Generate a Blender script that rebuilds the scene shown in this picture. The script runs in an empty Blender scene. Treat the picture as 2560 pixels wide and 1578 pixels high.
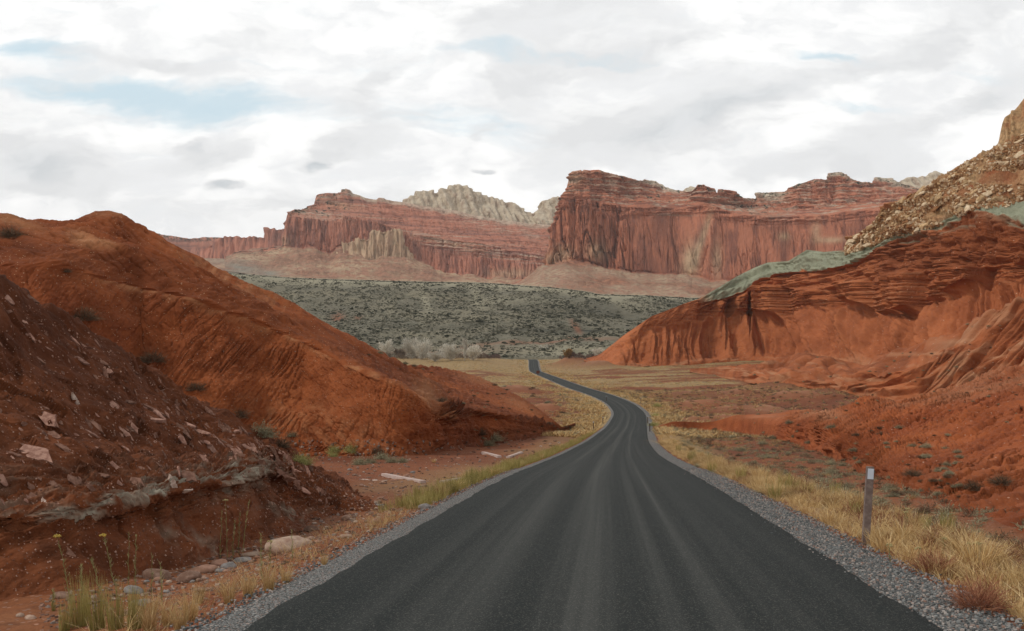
import bpy, math, random
import numpy as np
from mathutils import Vector, Matrix
R = math.radians
scene = bpy.context.scene

# ------------------------------------------------------------------ camera, world, sun, exposure
F, CX, HV, CZ = 1098.0, 512.0, 350.0, 1.9      # focal length in px of a 1024 px wide picture, centre column, horizon row, eye height
cd = bpy.data.cameras.new('camera'); cam = bpy.data.objects.new('camera', cd)
scene.collection.objects.link(cam); scene.camera = cam
cam.location = (0, 0, CZ); cam.rotation_euler = (R(90), 0, 0)
cd.sensor_width = 36.0; cd.lens = 36.0*F/1024.0
cd.shift_y = (HV-315.5)/1024.0
cd.clip_start = 0.1; cd.clip_end = 30000
scene.view_settings.view_transform = 'Standard'; scene.view_settings.look = 'None'
scene.view_settings.exposure = 0.0; scene.view_settings.gamma = 1.0
scene.render.film_transparent = False
scene.cycles.max_bounces = 5; scene.cycles.diffuse_bounces = 3; scene.cycles.volume_bounces = 0
scene.cycles.use_denoising = True

SUN_EL, SUN_AZ = 45.0, -74.0        # azimuth measured from +Y towards +X
sl = bpy.data.lights.new('sun', 'SUN'); sl.energy = 1.5; sl.angle = R(10); sl.color = (1, .95, .87)
sun = bpy.data.objects.new('sun', sl); scene.collection.objects.link(sun)
sd = Vector((math.sin(R(SUN_AZ))*math.cos(R(SUN_EL)), -abs(math.cos(R(SUN_AZ)))*math.cos(R(SUN_EL)), math.sin(R(SUN_EL))))
sun.rotation_euler = (-sd).to_track_quat('-Z', 'Y').to_euler()

class NT:
    """tiny helper round a node tree"""
    def __init__(s, tree): s.t = tree; s.n = tree.nodes; s.l = tree.links
    def put(s, sock, v):
        if hasattr(v, 'is_linked') or isinstance(v, bpy.types.NodeSocket): s.l.new(v, sock)
        elif isinstance(v, (tuple, list)) and len(v) == 3 and sock.type == 'RGBA': sock.default_value = (*v, 1)
        else: sock.default_value = v
    def math(s, op, a, b=0.0, c=None, clamp=False):
        n = s.n.new('ShaderNodeMath'); n.operation = op; n.use_clamp = clamp
        s.put(n.inputs[0], a); s.put(n.inputs[1], b)
        if c is not None: s.put(n.inputs[2], c)
        return n.outputs[0]
    def vmath(s, op, a, b=None):
        n = s.n.new('ShaderNodeVectorMath'); n.operation = op; s.put(n.inputs[0], a)
        if b is not None: s.put(n.inputs[1], b)
        return n.outputs['Value'] if op in ('LENGTH', 'DOT_PRODUCT') else n.outputs[0]
    def mix(s, f, a, b, mode='MIX'):
        n = s.n.new('ShaderNodeMix'); n.data_type = 'RGBA'; n.blend_type = mode
        s.put(n.inputs[0], f); s.put(n.inputs[6], a); s.put(n.inputs[7], b); return n.outputs[2]
    def ramp(s, v, lo, hi, a=0.0, b=1.0, smooth=True):
        n = s.n.new('ShaderNodeMapRange'); n.interpolation_type = 'SMOOTHSTEP' if smooth else 'LINEAR'
        s.put(n.inputs[0], v); n.inputs[1].default_value = lo; n.inputs[2].default_value = hi
        n.inputs[3].default_value = a; n.inputs[4].default_value = b; return n.outputs[0]
    def noise(s, vec, scale, detail=4, rough=.5, dist=0.0):
        n = s.n.new('ShaderNodeTexNoise'); s.put(n.inputs['Vector'], vec); n.inputs['Scale'].default_value = scale
        n.inputs['Detail'].default_value = detail; n.inputs['Roughness'].default_value = rough; n.inputs['Distortion'].default_value = dist
        return n.outputs[0]
    def vor(s, vec, scale, feature='F1', out='Distance'):
        n = s.n.new('ShaderNodeTexVoronoi'); n.feature = feature; s.put(n.inputs['Vector'], vec); n.inputs['Scale'].default_value = scale
        return n.outputs[out]
    def mapping(s, vec, loc=(0,0,0), rot=(0,0,0), scale=(1,1,1), typ='POINT'):
        n = s.n.new('ShaderNodeMapping'); n.vector_type = typ; s.put(n.inputs[0], vec)
        n.inputs[1].default_value = loc; n.inputs[2].default_value = rot; n.inputs[3].default_value = scale; return n.outputs[0]
    def attr(s, name, vec=False):
        n = s.n.new('ShaderNodeAttribute'); n.attribute_name = name; return n.outputs['Vector'] if vec else n.outputs['Fac']
    def combine(s, x, y, z=0.0):
        n = s.n.new('ShaderNodeCombineXYZ'); s.put(n.inputs[0], x); s.put(n.inputs[1], y); s.put(n.inputs[2], z); return n.outputs[0]

world = bpy.data.worlds.new('World'); scene.world = world; world.use_nodes = True
W = NT(world.node_tree); W.n.clear()
wo = W.n.new('ShaderNodeOutputWorld'); bg = W.n.new('ShaderNodeBackground'); W.l.new(bg.outputs[0], wo.inputs[0])
sky = W.n.new('ShaderNodeTexSky'); sky.sky_type = 'NISHITA'; sky.sun_disc = False
sky.sun_elevation = R(SUN_EL); sky.sun_rotation = math.atan2(sd.x, sd.y)
tc = W.n.new('ShaderNodeTexCoord'); sep = W.n.new('ShaderNodeSeparateXYZ'); W.l.new(tc.outputs['Generated'], sep.inputs[0])
ay = W.math('MAXIMUM', W.math('ABSOLUTE', sep.outputs[1]), 0.25)
az = W.math('DIVIDE', sep.outputs[0], ay); el = W.math('DIVIDE', sep.outputs[2], ay)
c0 = W.combine(az, el, W.math('MULTIPLY', W.math('LESS_THAN', sep.outputs[1], 0.0), 5.0))
wa = W.noise(W.mapping(c0, scale=(3, 6, 1)), 1.0, 6, .6)
wb = W.noise(W.mapping(c0, loc=(7, 3, 0), scale=(3, 6, 1)), 1.0, 6, .6)
cw = W.vmath('ADD', c0, W.combine(W.math('MULTIPLY_ADD', wa, .22, -.11), W.math('MULTIPLY_ADD', wb, .11, -.055)))
def sblob(X, Y, rx, ry, ang=0, soft=0.0):     # a cloud centred on a bearing: az/el from picture columns and rows
    m = W.mapping(cw, loc=((X-CX)/F, (HV-Y)/F, 0), rot=(0, 0, R(ang)), scale=(rx/F, ry/F, 1e3), typ='TEXTURE')
    return W.ramp(W.vmath('LENGTH', m), 1.0, soft)
def ssum(lst):
    o = None
    for w, b in lst:
        t = W.math('MULTIPLY', b, w); o = t if o is None else W.math('ADD', o, t)
    return o
grey = ssum([(.95, sblob(45, 172, 120, 50, -12)), (.7, sblob(205, 158, 80, 26, 12)), (.6, sblob(350, 150, 70, 25, 25)), (.55, sblob(375, 75, 75, 30, 35)),
             (.45, sblob(560, 15, 200, 40, 5)), (.75, sblob(655, 130, 190, 62, 14)), (.65, sblob(800, 85, 220, 26, 18)), (.6, sblob(910, 120, 150, 26, 22)),
             (.55, sblob(700, 30, 150, 30, 10)), (.5, sblob(870, 160, 160, 20, 5)), (.45, sblob(500, 90, 110, 40, 20)), (.5, sblob(150, 60, 130, 12, -8)),
             (.6, sblob(480, 135, 60, 16, 22)), (.5, sblob(990, 90, 70, 40, 20)), (.4, sblob(280, 215, 190, 30, 2)), (.4, sblob(930, 30, 120, 40, 15)),
             (1.15, sblob(233, 188, 34, 12, 3)), (1.1, sblob(322, 171, 18, 9, 8)), (.95, sblob(484, 176, 22, 7, 0)), (.7, sblob(178, 145, 30, 12, 5))])
blue = ssum([(1.0, sblob(20, 40, 90, 22, -4)), (.9, sblob(70, 85, 140, 26, -2)), (.8, sblob(180, 105, 200, 40, -3)), (.8, sblob(540, 52, 150, 14, 0)),
             (1.0, sblob(610, 54, 70, 9, -3)), (.5, sblob(470, 120, 200, 34, -2)), (.8, sblob(820, 63, 60, 8, -2)), (.4, sblob(850, 110, 60, 10, 0)),
             (.4, sblob(960, 75, 80, 10, -3)), (.4, sblob(200, 60, 120, 8, -4))])
n1 = W.noise(W.mapping(cw, rot=(0, 0, R(-20)), scale=(5, 13, 1)), 1.0, 10, .6)
n2 = W.noise(W.mapping(cw, rot=(0, 0, R(-8)), scale=(6, 30, 1)), 1.0, 8, .62)
n3 = W.noise(W.mapping(cw, loc=(4, 2, 0), rot=(0, 0, R(-25)), scale=(14, 26, 1)), 1.0, 8, .6)
gfld = W.math('ADD', W.math('MULTIPLY', grey, .78), W.math('MULTIPLY_ADD', n1, 2.6, -1.2))
gf = W.math('MULTIPLY', W.ramp(gfld, .02, .55), W.ramp(n3, .35, .6, .5, 1.05), clamp=True)
bfld = W.math('ADD', W.math('MULTIPLY', blue, .9), W.math('MULTIPLY_ADD', n2, 1.5, -.85))
bf = W.ramp(bfld, -.05, .8)
paleblue = W.mix(.2, (7.4, 9.0, 9.7), sky.outputs[0])
white = W.mix(W.ramp(n3, .38, .62), (9.3, 9.4, 9.5), (11.2, 11.2, 11.1))
colr = W.mix(bf, white, paleblue)
colr = W.mix(gf, colr, W.mix(W.ramp(grey, .5, 1.3), (8.2, 8.3, 8.4), (6.0, 6.4, 6.7)))
# sky dimmed overhead and behind, out of view, to lessen light on the land
over = W.math('MULTIPLY', W.ramp(sep.outputs[2], .36, .75, 1.0, .60), W.ramp(sep.outputs[1], -.35, .15, .85, 1.0))
colr = W.mix(1.0, colr, W.combine(over, over, over), 'MULTIPLY')
W.l.new(colr, bg.inputs[0]); bg.inputs[1].default_value = 0.1

# ------------------------------------------------------------------ numpy noise
rng = np.random.RandomState(7)
PERM = np.concatenate([rng.permutation(1024)]*2).astype(np.int32)
GA = rng.rand(1024)*2*np.pi; GX = np.cos(GA).astype(np.float32); GY = np.sin(GA).astype(np.float32)
def pn(x, y, seed=0):
    x = np.asarray(x, np.float32) + np.float32(seed*17.37); y = np.asarray(y, np.float32) + np.float32(seed*5.91)
    x, y = np.broadcast_arrays(x, y)
    xi = np.floor(x).astype(np.int32); yi = np.floor(y).astype(np.int32)
    fx = x-xi; fy = y-yi; sx = fx*fx*fx*(fx*(fx*6-15)+10); sy = fy*fy*fy*(fy*(fy*6-15)+10)
    def g(i, j):
        h = PERM[(PERM[(xi+i) & 1023] + yi + j) & 1023]
        return GX[h]*(fx-i) + GY[h]*(fy-j)
    a = g(0, 0); b = g(1, 0); c = g(0, 1); d = g(1, 1)
    return (a+sx*(b-a)) + sy*((c+sx*(d-c)) - (a+sx*(b-a)))
def fbm(x, y, o=4, seed=0, gain=.5):
    s = 0; a = 1.0
    for i in range(o): s = s + a*pn(x*2**i, y*2**i, seed+i*3+1); a *= gain
    return s*1.4
def ridge(x, y, o=3, seed=0, gain=.5):          # 1 on thin crests, falls to 0
    s = 0; a = 1.0; t = 0
    for i in range(o): s = s + a*(1-np.minimum(1, np.abs(pn(x*2**i, y*2**i, seed+i*3+1))*2.2)); t += a; a *= gain
    return s/t
def chan(x, y, w=.12, seed=0):                  # thin channels: 1 on the line, 0 elsewhere
    return np.clip(1-np.abs(pn(x, y, seed))/w, 0, 1)
def sstep(a, b, x): t = np.clip((x-a)/(b-a), 0, 1); return t*t*(3-2*t)
def gsm(A, s, ax):
    if s <= 0: return A
    k = int(3*s)+1; w = np.exp(-.5*(np.arange(-k, k+1)/s)**2); w /= w.sum()
    P = np.pad(A, [(k, k) if i == ax else (0, 0) for i in range(A.ndim)], mode='edge')
    out = np.zeros_like(A, dtype=np.float64); n = A.shape[ax]
    for i, wi in enumerate(w):
        sl_ = [slice(None)]*A.ndim; sl_[ax] = slice(i, i+n); out += wi*P[tuple(sl_)]
    return out

# ------------------------------------------------------------------ mesh helpers
def link(name, me, mat=None, parent=None):
    o = bpy.data.objects.new(name, me); scene.collection.objects.link(o)
    if mat and me: me.materials.append(mat)
    if parent: o.parent = parent
    return o
def mesh_np(name, V, Q, smooth=True):
    me = bpy.data.meshes.new(name); nf, k = Q.shape
    me.vertices.add(len(V)); me.vertices.foreach_set('co', np.ascontiguousarray(V, np.float32).ravel())
    me.loops.add(nf*k); me.loops.foreach_set('vertex_index', np.ascontiguousarray(Q, np.int32).ravel())
    me.polygons.add(nf); me.polygons.foreach_set('loop_start', np.arange(0, nf*k, k, dtype=np.int32))
    me.polygons.foreach_set('use_smooth', np.full(nf, smooth, bool))
    me.update(calc_edges=True); return me
def add_attr(me, name, A, vec=False):
    if vec:
        a = me.attributes.new(name, 'FLOAT_VECTOR', 'POINT'); a.data.foreach_set('vector', np.ascontiguousarray(A, np.float32).ravel())
    else:
        a = me.attributes.new(name, 'FLOAT', 'POINT'); a.data.foreach_set('value', np.ascontiguousarray(A, np.float32).ravel())
def grid(name, P, mat, attrs=None, kind='structure', smooth=True, label=None):
    nr, nc = P.shape[:2]
    i = np.arange(nr-1)[:, None]*nc + np.arange(nc-1)[None, :]
    Q = np.stack([i, i+1, i+nc+1, i+nc], -1).reshape(-1, 4)
    me = mesh_np(name, P.reshape(-1, 3), Q, smooth)
    for k, A in (attrs or {}).items(): add_attr(me, k, A, vec=(A.ndim == 3))
    o = link(name, me, mat); o['kind'] = kind
    if label: o['label'] = label
    return o
def uv_of(P):                                   # picture column and row of world points
    y = np.maximum(P[..., 1], .1); return CX+F*P[..., 0]/y, HV-F*(P[..., 2]-CZ)/y

# ------------------------------------------------------------------ road line and ground height
_yc = np.array([-60, 0, 9.8, 34, 71, 116, 174, 225, 270, 322, 373, 674, 740, 800, 900, 2000.])
_xc = np.array([-5.2, -.1, .73, 2.8, 6.3, 11.2, 18.2, 24.4, 26.4, 25.4, 22.4, 14.1, 14.6, 15.7, 16, 16.])
_yz = np.array([-60, 0, 9.8, 34, 71, 116, 174, 225, 322, 600, 680, 740, 800, 830, 880, 1000, 12000.])
_zz = np.array([3.0, 0, -.6, -2.1, -4.9, -7.7, -10.3, -11., -11., -11.2, -11.2, -8.8, -6.2, -5.6, -5.8, -4.5, 5.])
_ys = np.arange(-60, 1200, 1.0)
_xs = gsm(np.interp(_ys, _yc, _xc), 14, 0); _zs = gsm(np.interp(_ys, _yz, _zz), 9, 0)
_xs[_ys < 45] = gsm(np.interp(_ys, _yc, _xc), 5, 0)[_ys < 45]; _zs[_ys < 60] = gsm(np.interp(_ys, _yz, _zz), 4, 0)[_ys < 60]
def xroad(y): return np.where(y < 1190, np.interp(y, _ys, _xs), 16.)
def zroad(y): return np.where(y < 1190, np.interp(y, _ys, _zs), np.interp(y, _yz, _zz))
# low bare mounds in the flats right of the road: x, y, rx, ry, height
MOUNDS = []
def gbase(x, y):
    x = np.asarray(x, np.float64); y = np.asarray(y, np.float64)
    dx = x-xroad(y); lat = np.abs(dx); z = zroad(y).copy() if hasattr(zroad(y), 'copy') else zroad(y)
    z = z - .07 - .12*sstep(3.4, 4.6, lat)
    near = 1-sstep(150, 300, y)
    z = z - np.where(dx > 0, .75*sstep(5.5, 10, lat), .38*sstep(4.5, 6.2, lat))*near
    z = z + np.where(dx > 0, 1, 0)*sstep(180, 330, y)*np.minimum(.028*np.maximum(lat-18, 0), 4.5)*(1-sstep(900, 1300, y))
    # the flats left of the road climb with the far crest only
    lift = np.interp(y, [0, 400, 520, 640, 760, 900], [0, 0, .6, 2.2, 3.4, 0])
    z = z + lift*sstep(8, 40, lat)*np.where(dx < 0, 1, .6)
    return z
def gheight(x, y, fine=True):
    z = gbase(x, y)
    lat = np.abs(x-xroad(y)); off = sstep(4.2, 9, lat)
    sc = np.clip(np.asarray(y)/120., .15, 3)
    z = z + off*(.22*fbm(x/9., y/9., 3, 11)*np.minimum(1.6, .4+sc) + .5*fbm(x/45., y/45., 3, 15)*sstep(60, 200, y))
    for (mx, my, rx, ry, h) in MOUNDS:
        r2 = ((x-mx)/rx)**2 + ((y-my)/ry)**2
        z = z + h*np.exp(-r2*1.3)*(1+.25*pn(x/(rx*.4), y/(ry*.25), 3))*sstep(4.5, 10, lat)
    if fine: z = z + sstep(3.6, 4.6, lat)*(.035*fbm(x/.7, y/.7, 3, 19))
    return z
def dground(u, v, drop=0.0):                    # distance at which the sight line (u, v) meets the ground
    d = np.exp(np.linspace(np.log(4), np.log(2500), 1500))
    u = np.atleast_1d(np.asarray(u, float)); v = np.atleast_1d(np.asarray(v, float)); out = np.zeros(len(u))
    for i in range(len(u)):
        x = (u[i]-CX)/F*d; z = CZ+(HV-v[i])/F*d
        k = np.nonzero(z <= gheight(x, d, False)-drop)[0]
        out[i] = d[k[0]] if len(k) else 2400
    return out
for (u_, v_, ru, ry, h) in [(722, 425, 62, 9, 1.3), (668, 428, 26, 7, 1.0), (770, 419, 40, 12, 1.5), (700, 406, 44, 12, 1.0), (745, 396, 34, 12, 1.4), (800, 400, 46, 14, 1.7),
                            (840, 404, 40, 10, 1.6), (735, 411, 30, 9, 1.0), (690, 394, 34, 12, .7), (860, 393, 34, 14, 2.0), (905, 388, 34, 16, 2.5), (785, 389, 40, 18, 1.6),
                            (700, 377, 22, 14, 1.0), (570, 366, 20, 22, 4.2), (600, 367, 26, 30, 3.0), (545, 412, 24, 10, 1.2), (515, 393, 26, 14, 1.6), (508, 355, 22, 22, 4.0),
                            (820, 382, 34, 20, 2.0), (550, 388, 16, 9, 1.0), (880, 410, 40, 9, 1.5)]:
    dd = float(dground(u_, v_)[0]); MOUNDS.append(((u_-CX)/F*dd, dd+ry*.3, ru/F*dd, ry, h*1.3))

# ------------------------------------------------------------------ lofted hills: stacks of rows, each row a line of (column, row, distance) knots seen from the road
def world_row(row, uc, su=6, sv=.7):
    a = np.array([(k[0], k[1]) for k in row], float); v = np.interp(uc, a[:, 0], a[:, 1])
    st = uc[1]-uc[0]; v = gsm(v, sv/st, 0)
    if row[0][2] is None or isinstance(row[0][2], tuple):
        drop = .25
        us = np.linspace(uc[0], uc[-1], 60); d = np.interp(uc, us, np.log(dground(us, np.interp(us, uc, v), drop)))
        d = np.exp(gsm(d, 12/st, 0))
    else:
        d = np.exp(gsm(np.interp(uc, a[:, 0], np.log([k[2] for k in row])), su/st, 0))
    return np.stack([(uc-CX)/F*d, d, CZ+(HV-v)/F*d], -1)
def loft(rows, counts, u0, u1, step, back=None, st=3, su=6, sv=.7, cot=.8):
    uc = np.arange(u0, u1+step, step); Rw = [world_row(r, uc, su, sv) for r in rows]
    cots = cot if isinstance(cot, (list, tuple)) else [cot]*(len(rows)-1)
    for i in range(1, len(Rw)):                     # no row may overhang the one below it: keep every slope under a natural angle
        vi = HV-F*(Rw[i][:, 2]-CZ)/Rw[i][:, 1]; vp = HV-F*(Rw[i-1][:, 2]-CZ)/Rw[i-1][:, 1]
        need = Rw[i-1][:, 1]*(1+cots[i-1]*np.maximum(vp-vi, .15)/F)
        Rw[i] *= 1; k = np.maximum(1, need/Rw[i][:, 1]); k = np.maximum(k, gsm(k, 10/step, 0))
        Rw[i][:, 0] *= k; Rw[i][:, 2] = CZ+(Rw[i][:, 2]-CZ)*k; Rw[i][:, 1] *= k
    if back:
        for (by, bz) in back: q = Rw[-1].copy(); q[:, 1] += by; q[:, 0] += by*(q[:, 0]/q[:, 1]); q[:, 2] -= bz; Rw.append(q)
        counts = list(counts)+[14]*len(back)
    out = []; T = []
    for i in range(len(Rw)-1):
        t = np.linspace(0, 1, counts[i], endpoint=False)
        out.append(Rw[i][None]*(1-t)[:, None, None] + Rw[i+1][None]*t[:, None, None]); T.append(i+t)
    out.append(Rw[-1][None]); T.append(np.array([len(Rw)-1.]))
    P = np.concatenate(out); T = np.concatenate(T)
    if st: P = gsm(P, st, 0)
    Tg = np.repeat(T[:, None], P.shape[1], 1)
    return P, Tg, uc
def normals(P):
    P = gsm(gsm(P, 4, 0), 4, 1)
    du = np.gradient(P, axis=1); dt = np.gradient(P, axis=0)
    n = np.cross(du, dt); n /= np.linalg.norm(n, axis=-1, keepdims=True)+1e-9
    return n
def arclen(P):
    s = np.cumsum(np.concatenate([np.zeros((P.shape[0], 1)), np.linalg.norm(np.diff(P, axis=1), axis=-1)], 1), 1)
    t = np.cumsum(np.concatenate([np.zeros((1, P.shape[1])), np.linalg.norm(np.diff(P, axis=0), axis=-1)], 0), 0)
    return s, t
def blob(u, v, cu, cv, ru, rv, ang=0):
    c, s = math.cos(R(ang)), math.sin(R(ang)); a = (u-cu)*c+(v-cv)*s; b = -(u-cu)*s+(v-cv)*c
    return np.exp(-((a/ru)**2+(b/rv)**2))

# ------------------------------------------------------------------ materials
def newmat(name, rough=.95, spec=.15):
    m = bpy.data.materials.new(name); m.use_nodes = True; N = NT(m.node_tree)
    b = N.n['Principled BSDF']; b.inputs['Roughness'].default_value = rough; b.inputs['Specular IOR Level'].default_value = spec
    geo = N.n.new('ShaderNodeNewGeometry'); return m, N, b, geo.outputs['Position']
def bump(N, b, hgt, strength=.5, dist=.1):
    n = N.n.new('ShaderNodeBump'); n.inputs['Strength'].default_value = strength; n.inputs['Distance'].default_value = dist
    N.put(n.inputs['Height'], hgt); N.l.new(n.outputs[0], b.inputs['Normal'])
def soil(name, base, dark, pale, px, chips=.12, chipcol=(.55, .36, .27), green=(.30, .31, .22), rub=(.40, .25, .13), bstr=.55, streak=None):
    """red badland earth; px = size in metres of the finest detail worth drawing"""
    m, N, b, P = newmat(name)
    n1 = N.noise(P, .035/px*.06, 5, .6); n2 = N.noise(P, .35/px*.06, 5, .65); n3 = N.noise(P, 3.0/px*.06, 3, .6)
    col = N.mix(N.ramp(n1, .35, .68), base, dark)
    col = N.mix(N.ramp(n2, .42, .72, 0, .55), col, tuple(c*.72 for c in dark))
    col = N.mix(N.ramp(n2, .55, .3, 0, .35), col, tuple(min(1, c*1.25) for c in base))
    col = N.mix(N.math('MULTIPLY', N.attr('dark'), N.ramp(n2, .2, .6, .6, 1)), col, tuple(c*.42 for c in dark))
    pf = N.math('MULTIPLY', N.attr('pale'), N.ramp(n2, .25, .6, .45, 1.0), clamp=True)
    col = N.mix(pf, col, pale)
    if streak:
        sv = N.attr('sl', True); s1 = N.noise(N.mapping(sv, scale=(streak[0], streak[1], 0)), 1.0, 5, .6)
        col = N.mix(N.ramp(s1, .5, .72, 0, .6), col, tuple(c*.6 for c in dark)); col = N.mix(N.ramp(s1, .48, .25, 0, .4), col, tuple(min(1, c*1.3) for c in base))
    g = N.math('MULTIPLY', N.attr('green'), 1.0, clamp=True)
    col = N.mix(g, col, N.mix(N.ramp(n2, .3, .7), green, tuple(c*.72 for c in green)))
    rb = N.math('MULTIPLY', N.attr('rub'), 1.0, clamp=True)
    col = N.mix(rb, col, N.mix(N.ramp(n3, .35, .65), rub, tuple(c*.6 for c in rub)))
    # scattered stone chips
    v = N.n.new('ShaderNodeTexVoronoi'); N.put(v.inputs['Vector'], N.mapping(P, scale=(1, 1, 1.6))); v.inputs['Scale'].default_value = .35/px
    cs = N.n.new('ShaderNodeSeparateColor'); N.l.new(v.outputs['Color'], cs.inputs[0])
    ch = N.math('MULTIPLY', N.math('LESS_THAN', v.outputs['Distance'], .33), N.math('LESS_THAN', cs.outputs[0], chips))
    ch = N.math('MULTIPLY', ch, N.ramp(n1, .3, .6, .3, 1))
    col = N.mix(N.math('MULTIPLY', ch, .8), col, chipcol)
    N.l.new(col, b.inputs['Base Color'])
    h = N.math('ADD', N.math('MULTIPLY', n2, 1.2), N.math('MULTIPLY', n3, .5)); h = N.math('ADD', h, N.math('MULTIPLY', ch, .25))
    bump(N, b, h, bstr, px*4)
    return m
def cliffmat(name, base, dark, tan, px, white=(.62, .52, .40), talus=(.34, .17, .12)):
    m, N, b, P = newmat(name)
    s = 1/px
    vert = N.noise(N.mapping(P, scale=(.15*s, .08*s, .016*s)), 1.0, 8, .68)
    vert2 = N.noise(N.mapping(P, loc=(31, 7, 5), scale=(.025*s, .02*s, .006*s)), 1.0, 5, .6)
    horz = N.noise(N.mapping(P, scale=(.008*s, .008*s, .16*s)), 1.0, 6, .65, .3)
    blot = N.noise(P, .012*s, 5, .6); fine = N.noise(P, .45*s, 3, .6); mid = N.noise(P, .14*s, 4, .6)
    col = N.mix(N.ramp(vert, .47, .60), base, dark)
    col = N.mix(N.ramp(vert2, .5, .68, 0, .7), col, tuple(c*.7 for c in dark))
    col = N.mix(N.ramp(blot, .52, .68, 0, .45), col, tuple(min(1, c*1.3) for c in base))
    st = N.attr('strata')
    hs = N.mix(N.ramp(horz, .38, .52), N.mix(N.ramp(horz, .56, .62), dark, (.50, .29, .21)), base)
    hs = N.mix(N.ramp(horz, .60, .66), hs, (.50, .38, .29))
    col = N.mix(st, col, hs)
    tn = N.math('MULTIPLY', N.attr('tan'), N.ramp(vert, .3, .65, 1.3, .8), clamp=True)
    col = N.mix(tn, col, N.mix(N.ramp(mid, .4, .65), tan, tuple(c*.7 for c in tan)))
    col = N.mix(N.attr('talus'), col, N.mix(N.ramp(mid, .38, .60), talus, N.mix(N.ramp(blot, .4, .6), tuple(c*.6 for c in talus), tuple(c*.85 for c in tan))))
    col = N.mix(N.math('MULTIPLY', N.attr('talus'), N.ramp(N.noise(P, .22*s, 4, .7), .5, .66, 0, .7)), col, tuple(c*.5 for c in talus)); col = N.mix(N.math('MULTIPLY', N.attr('talus'), N.ramp(N.noise(P, .3*s, 3, .6), .38, .28, 0, .6)), col, tuple(c*1.05 for c in tan))
    col = N.mix(N.math('MULTIPLY', N.attr('green'), N.ramp(blot, .35, .55)), col, (.26, .26, .22))
    wh = N.math('MULTIPLY', N.attr('white'), 1.0, clamp=True)
    col = N.mix(wh, col, N.mix(N.ramp(mid, .4, .68), white, N.mix(N.ramp(vert, .4, .6), tuple(c*.78 for c in white), (.36, .25, .18))))
    vg = N.math('MULTIPLY', N.attr('veg'), N.ramp(N.noise(P, .3*s, 2, .5), .5, .56), clamp=True)
    col = N.mix(vg, col, (.045, .055, .035))
    N.l.new(col, b.inputs['Base Color'])
    h = N.math('ADD', N.math('MULTIPLY', vert, 2.4), N.math('ADD', N.math('MULTIPLY', fine, .35), N.math('MULTIPLY', mid, .6)))
    h = N.math('ADD', h, N.math('MULTIPLY', N.math('MULTIPLY', horz, st), 2.0))
    bump(N, b, h, .6, px*4)
    return m
def simple(name, c1, c2, scale=8, rough=.9, spec=.1, bs=0, trans=0, vary=.25):
    m, N, b, P = newmat(name, rough, spec)
    n = N.noise(P, scale, 4, .6); col = N.mix(N.ramp(n, .35, .65), c1, c2)
    oi = N.n.new('ShaderNodeObjectInfo')
    col = N.mix(1.0, col, N.combine(*[N.math('MULTIPLY_ADD', oi.outputs['Random'], vary, 1-vary/2)]*3), 'MULTIPLY')
    N.l.new(col, b.inputs['Base Color'])
    if bs: bump(N, b, n, bs, .5/scale)
    return m

M_bank = soil('shale_earth', (.165, .052, .020), (.090, .028, .012), (.30, .27, .21), .02, .06, (.36, .19, .14), bstr=.8)
M_hill = soil('red_clay', (.275, .080, .027), (.165, .042, .015), (.44, .21, .10), .06, .06, (.50, .32, .2), bstr=.9)
M_bad = soil('badland_clay', (.42, .140, .056), (.28, .080, .031), (.50, .27, .15), .33, .02, (.55, .36, .26), rub=(.46, .29, .15), bstr=.9)
M_mid = soil('striped_clay', (.38, .122, .048), (.25, .073, .029), (.50, .27, .15), .20, .03, (.55, .38, .28), bstr=.9)
M_near = soil('rilled_clay', (.35, .102, .036), (.23, .056, .020), (.46, .22, .12), .05, .03, (.55, .35, .26), bstr=.9)

def ground_material():
    m, N, b, P = newmat('flats_earth')
    n1 = N.noise(P, .05, 5, .6); n2 = N.noise(P, .6, 5, .65); n3 = N.noise(P, 9, 4, .65)
    red = N.mix(N.ramp(n1, .35, .65), (.235, .078, .031), (.150, .046, .020)); red = N.mix(N.ramp(n2, .5, .7, 0, .35), red, (.30, .135, .065)); red = N.mix(N.ramp(N.noise(P, 2.2, 5, .7), .5, .68, 0, .6), red, (.095, .032, .016))
    red = N.mix(N.ramp(n3, .4, .7, 0, .5), red, (.12, .035, .018))
    tanc = N.mix(N.ramp(n2, .35, .65), (.42, .31, .15), (.25, .18, .09))
    col = N.mix(N.math('MULTIPLY', N.attr('grass'), N.ramp(n2, .3, .6, .55, 1), clamp=True), red, tanc)
    col = N.mix(N.math('MULTIPLY', N.attr('pale'), .9, clamp=True), col, (.50, .27, .16))
    v = N.n.new('ShaderNodeTexVoronoi'); N.put(v.inputs['Vector'], P); v.inputs['Scale'].default_value = 11
    cs = N.n.new('ShaderNodeSeparateColor'); N.l.new(v.outputs['Color'], cs.inputs[0])
    ch = N.math('MULTIPLY', N.math('LESS_THAN', v.outputs['Distance'], .34), N.math('LESS_THAN', cs.outputs[0], .3))
    col = N.mix(N.math('MULTIPLY', ch, .7), col, N.mix(cs.outputs[1], (.20, .15, .13), (.46, .25, .17)))
    N.l.new(col, b.inputs['Base Color'])
    bump(N, b, N.math('ADD', N.math('MULTIPLY', n3, .7), N.math('MULTIPLY', ch, .3)), .7, .05)
    return m
M_ground = ground_material()

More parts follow.
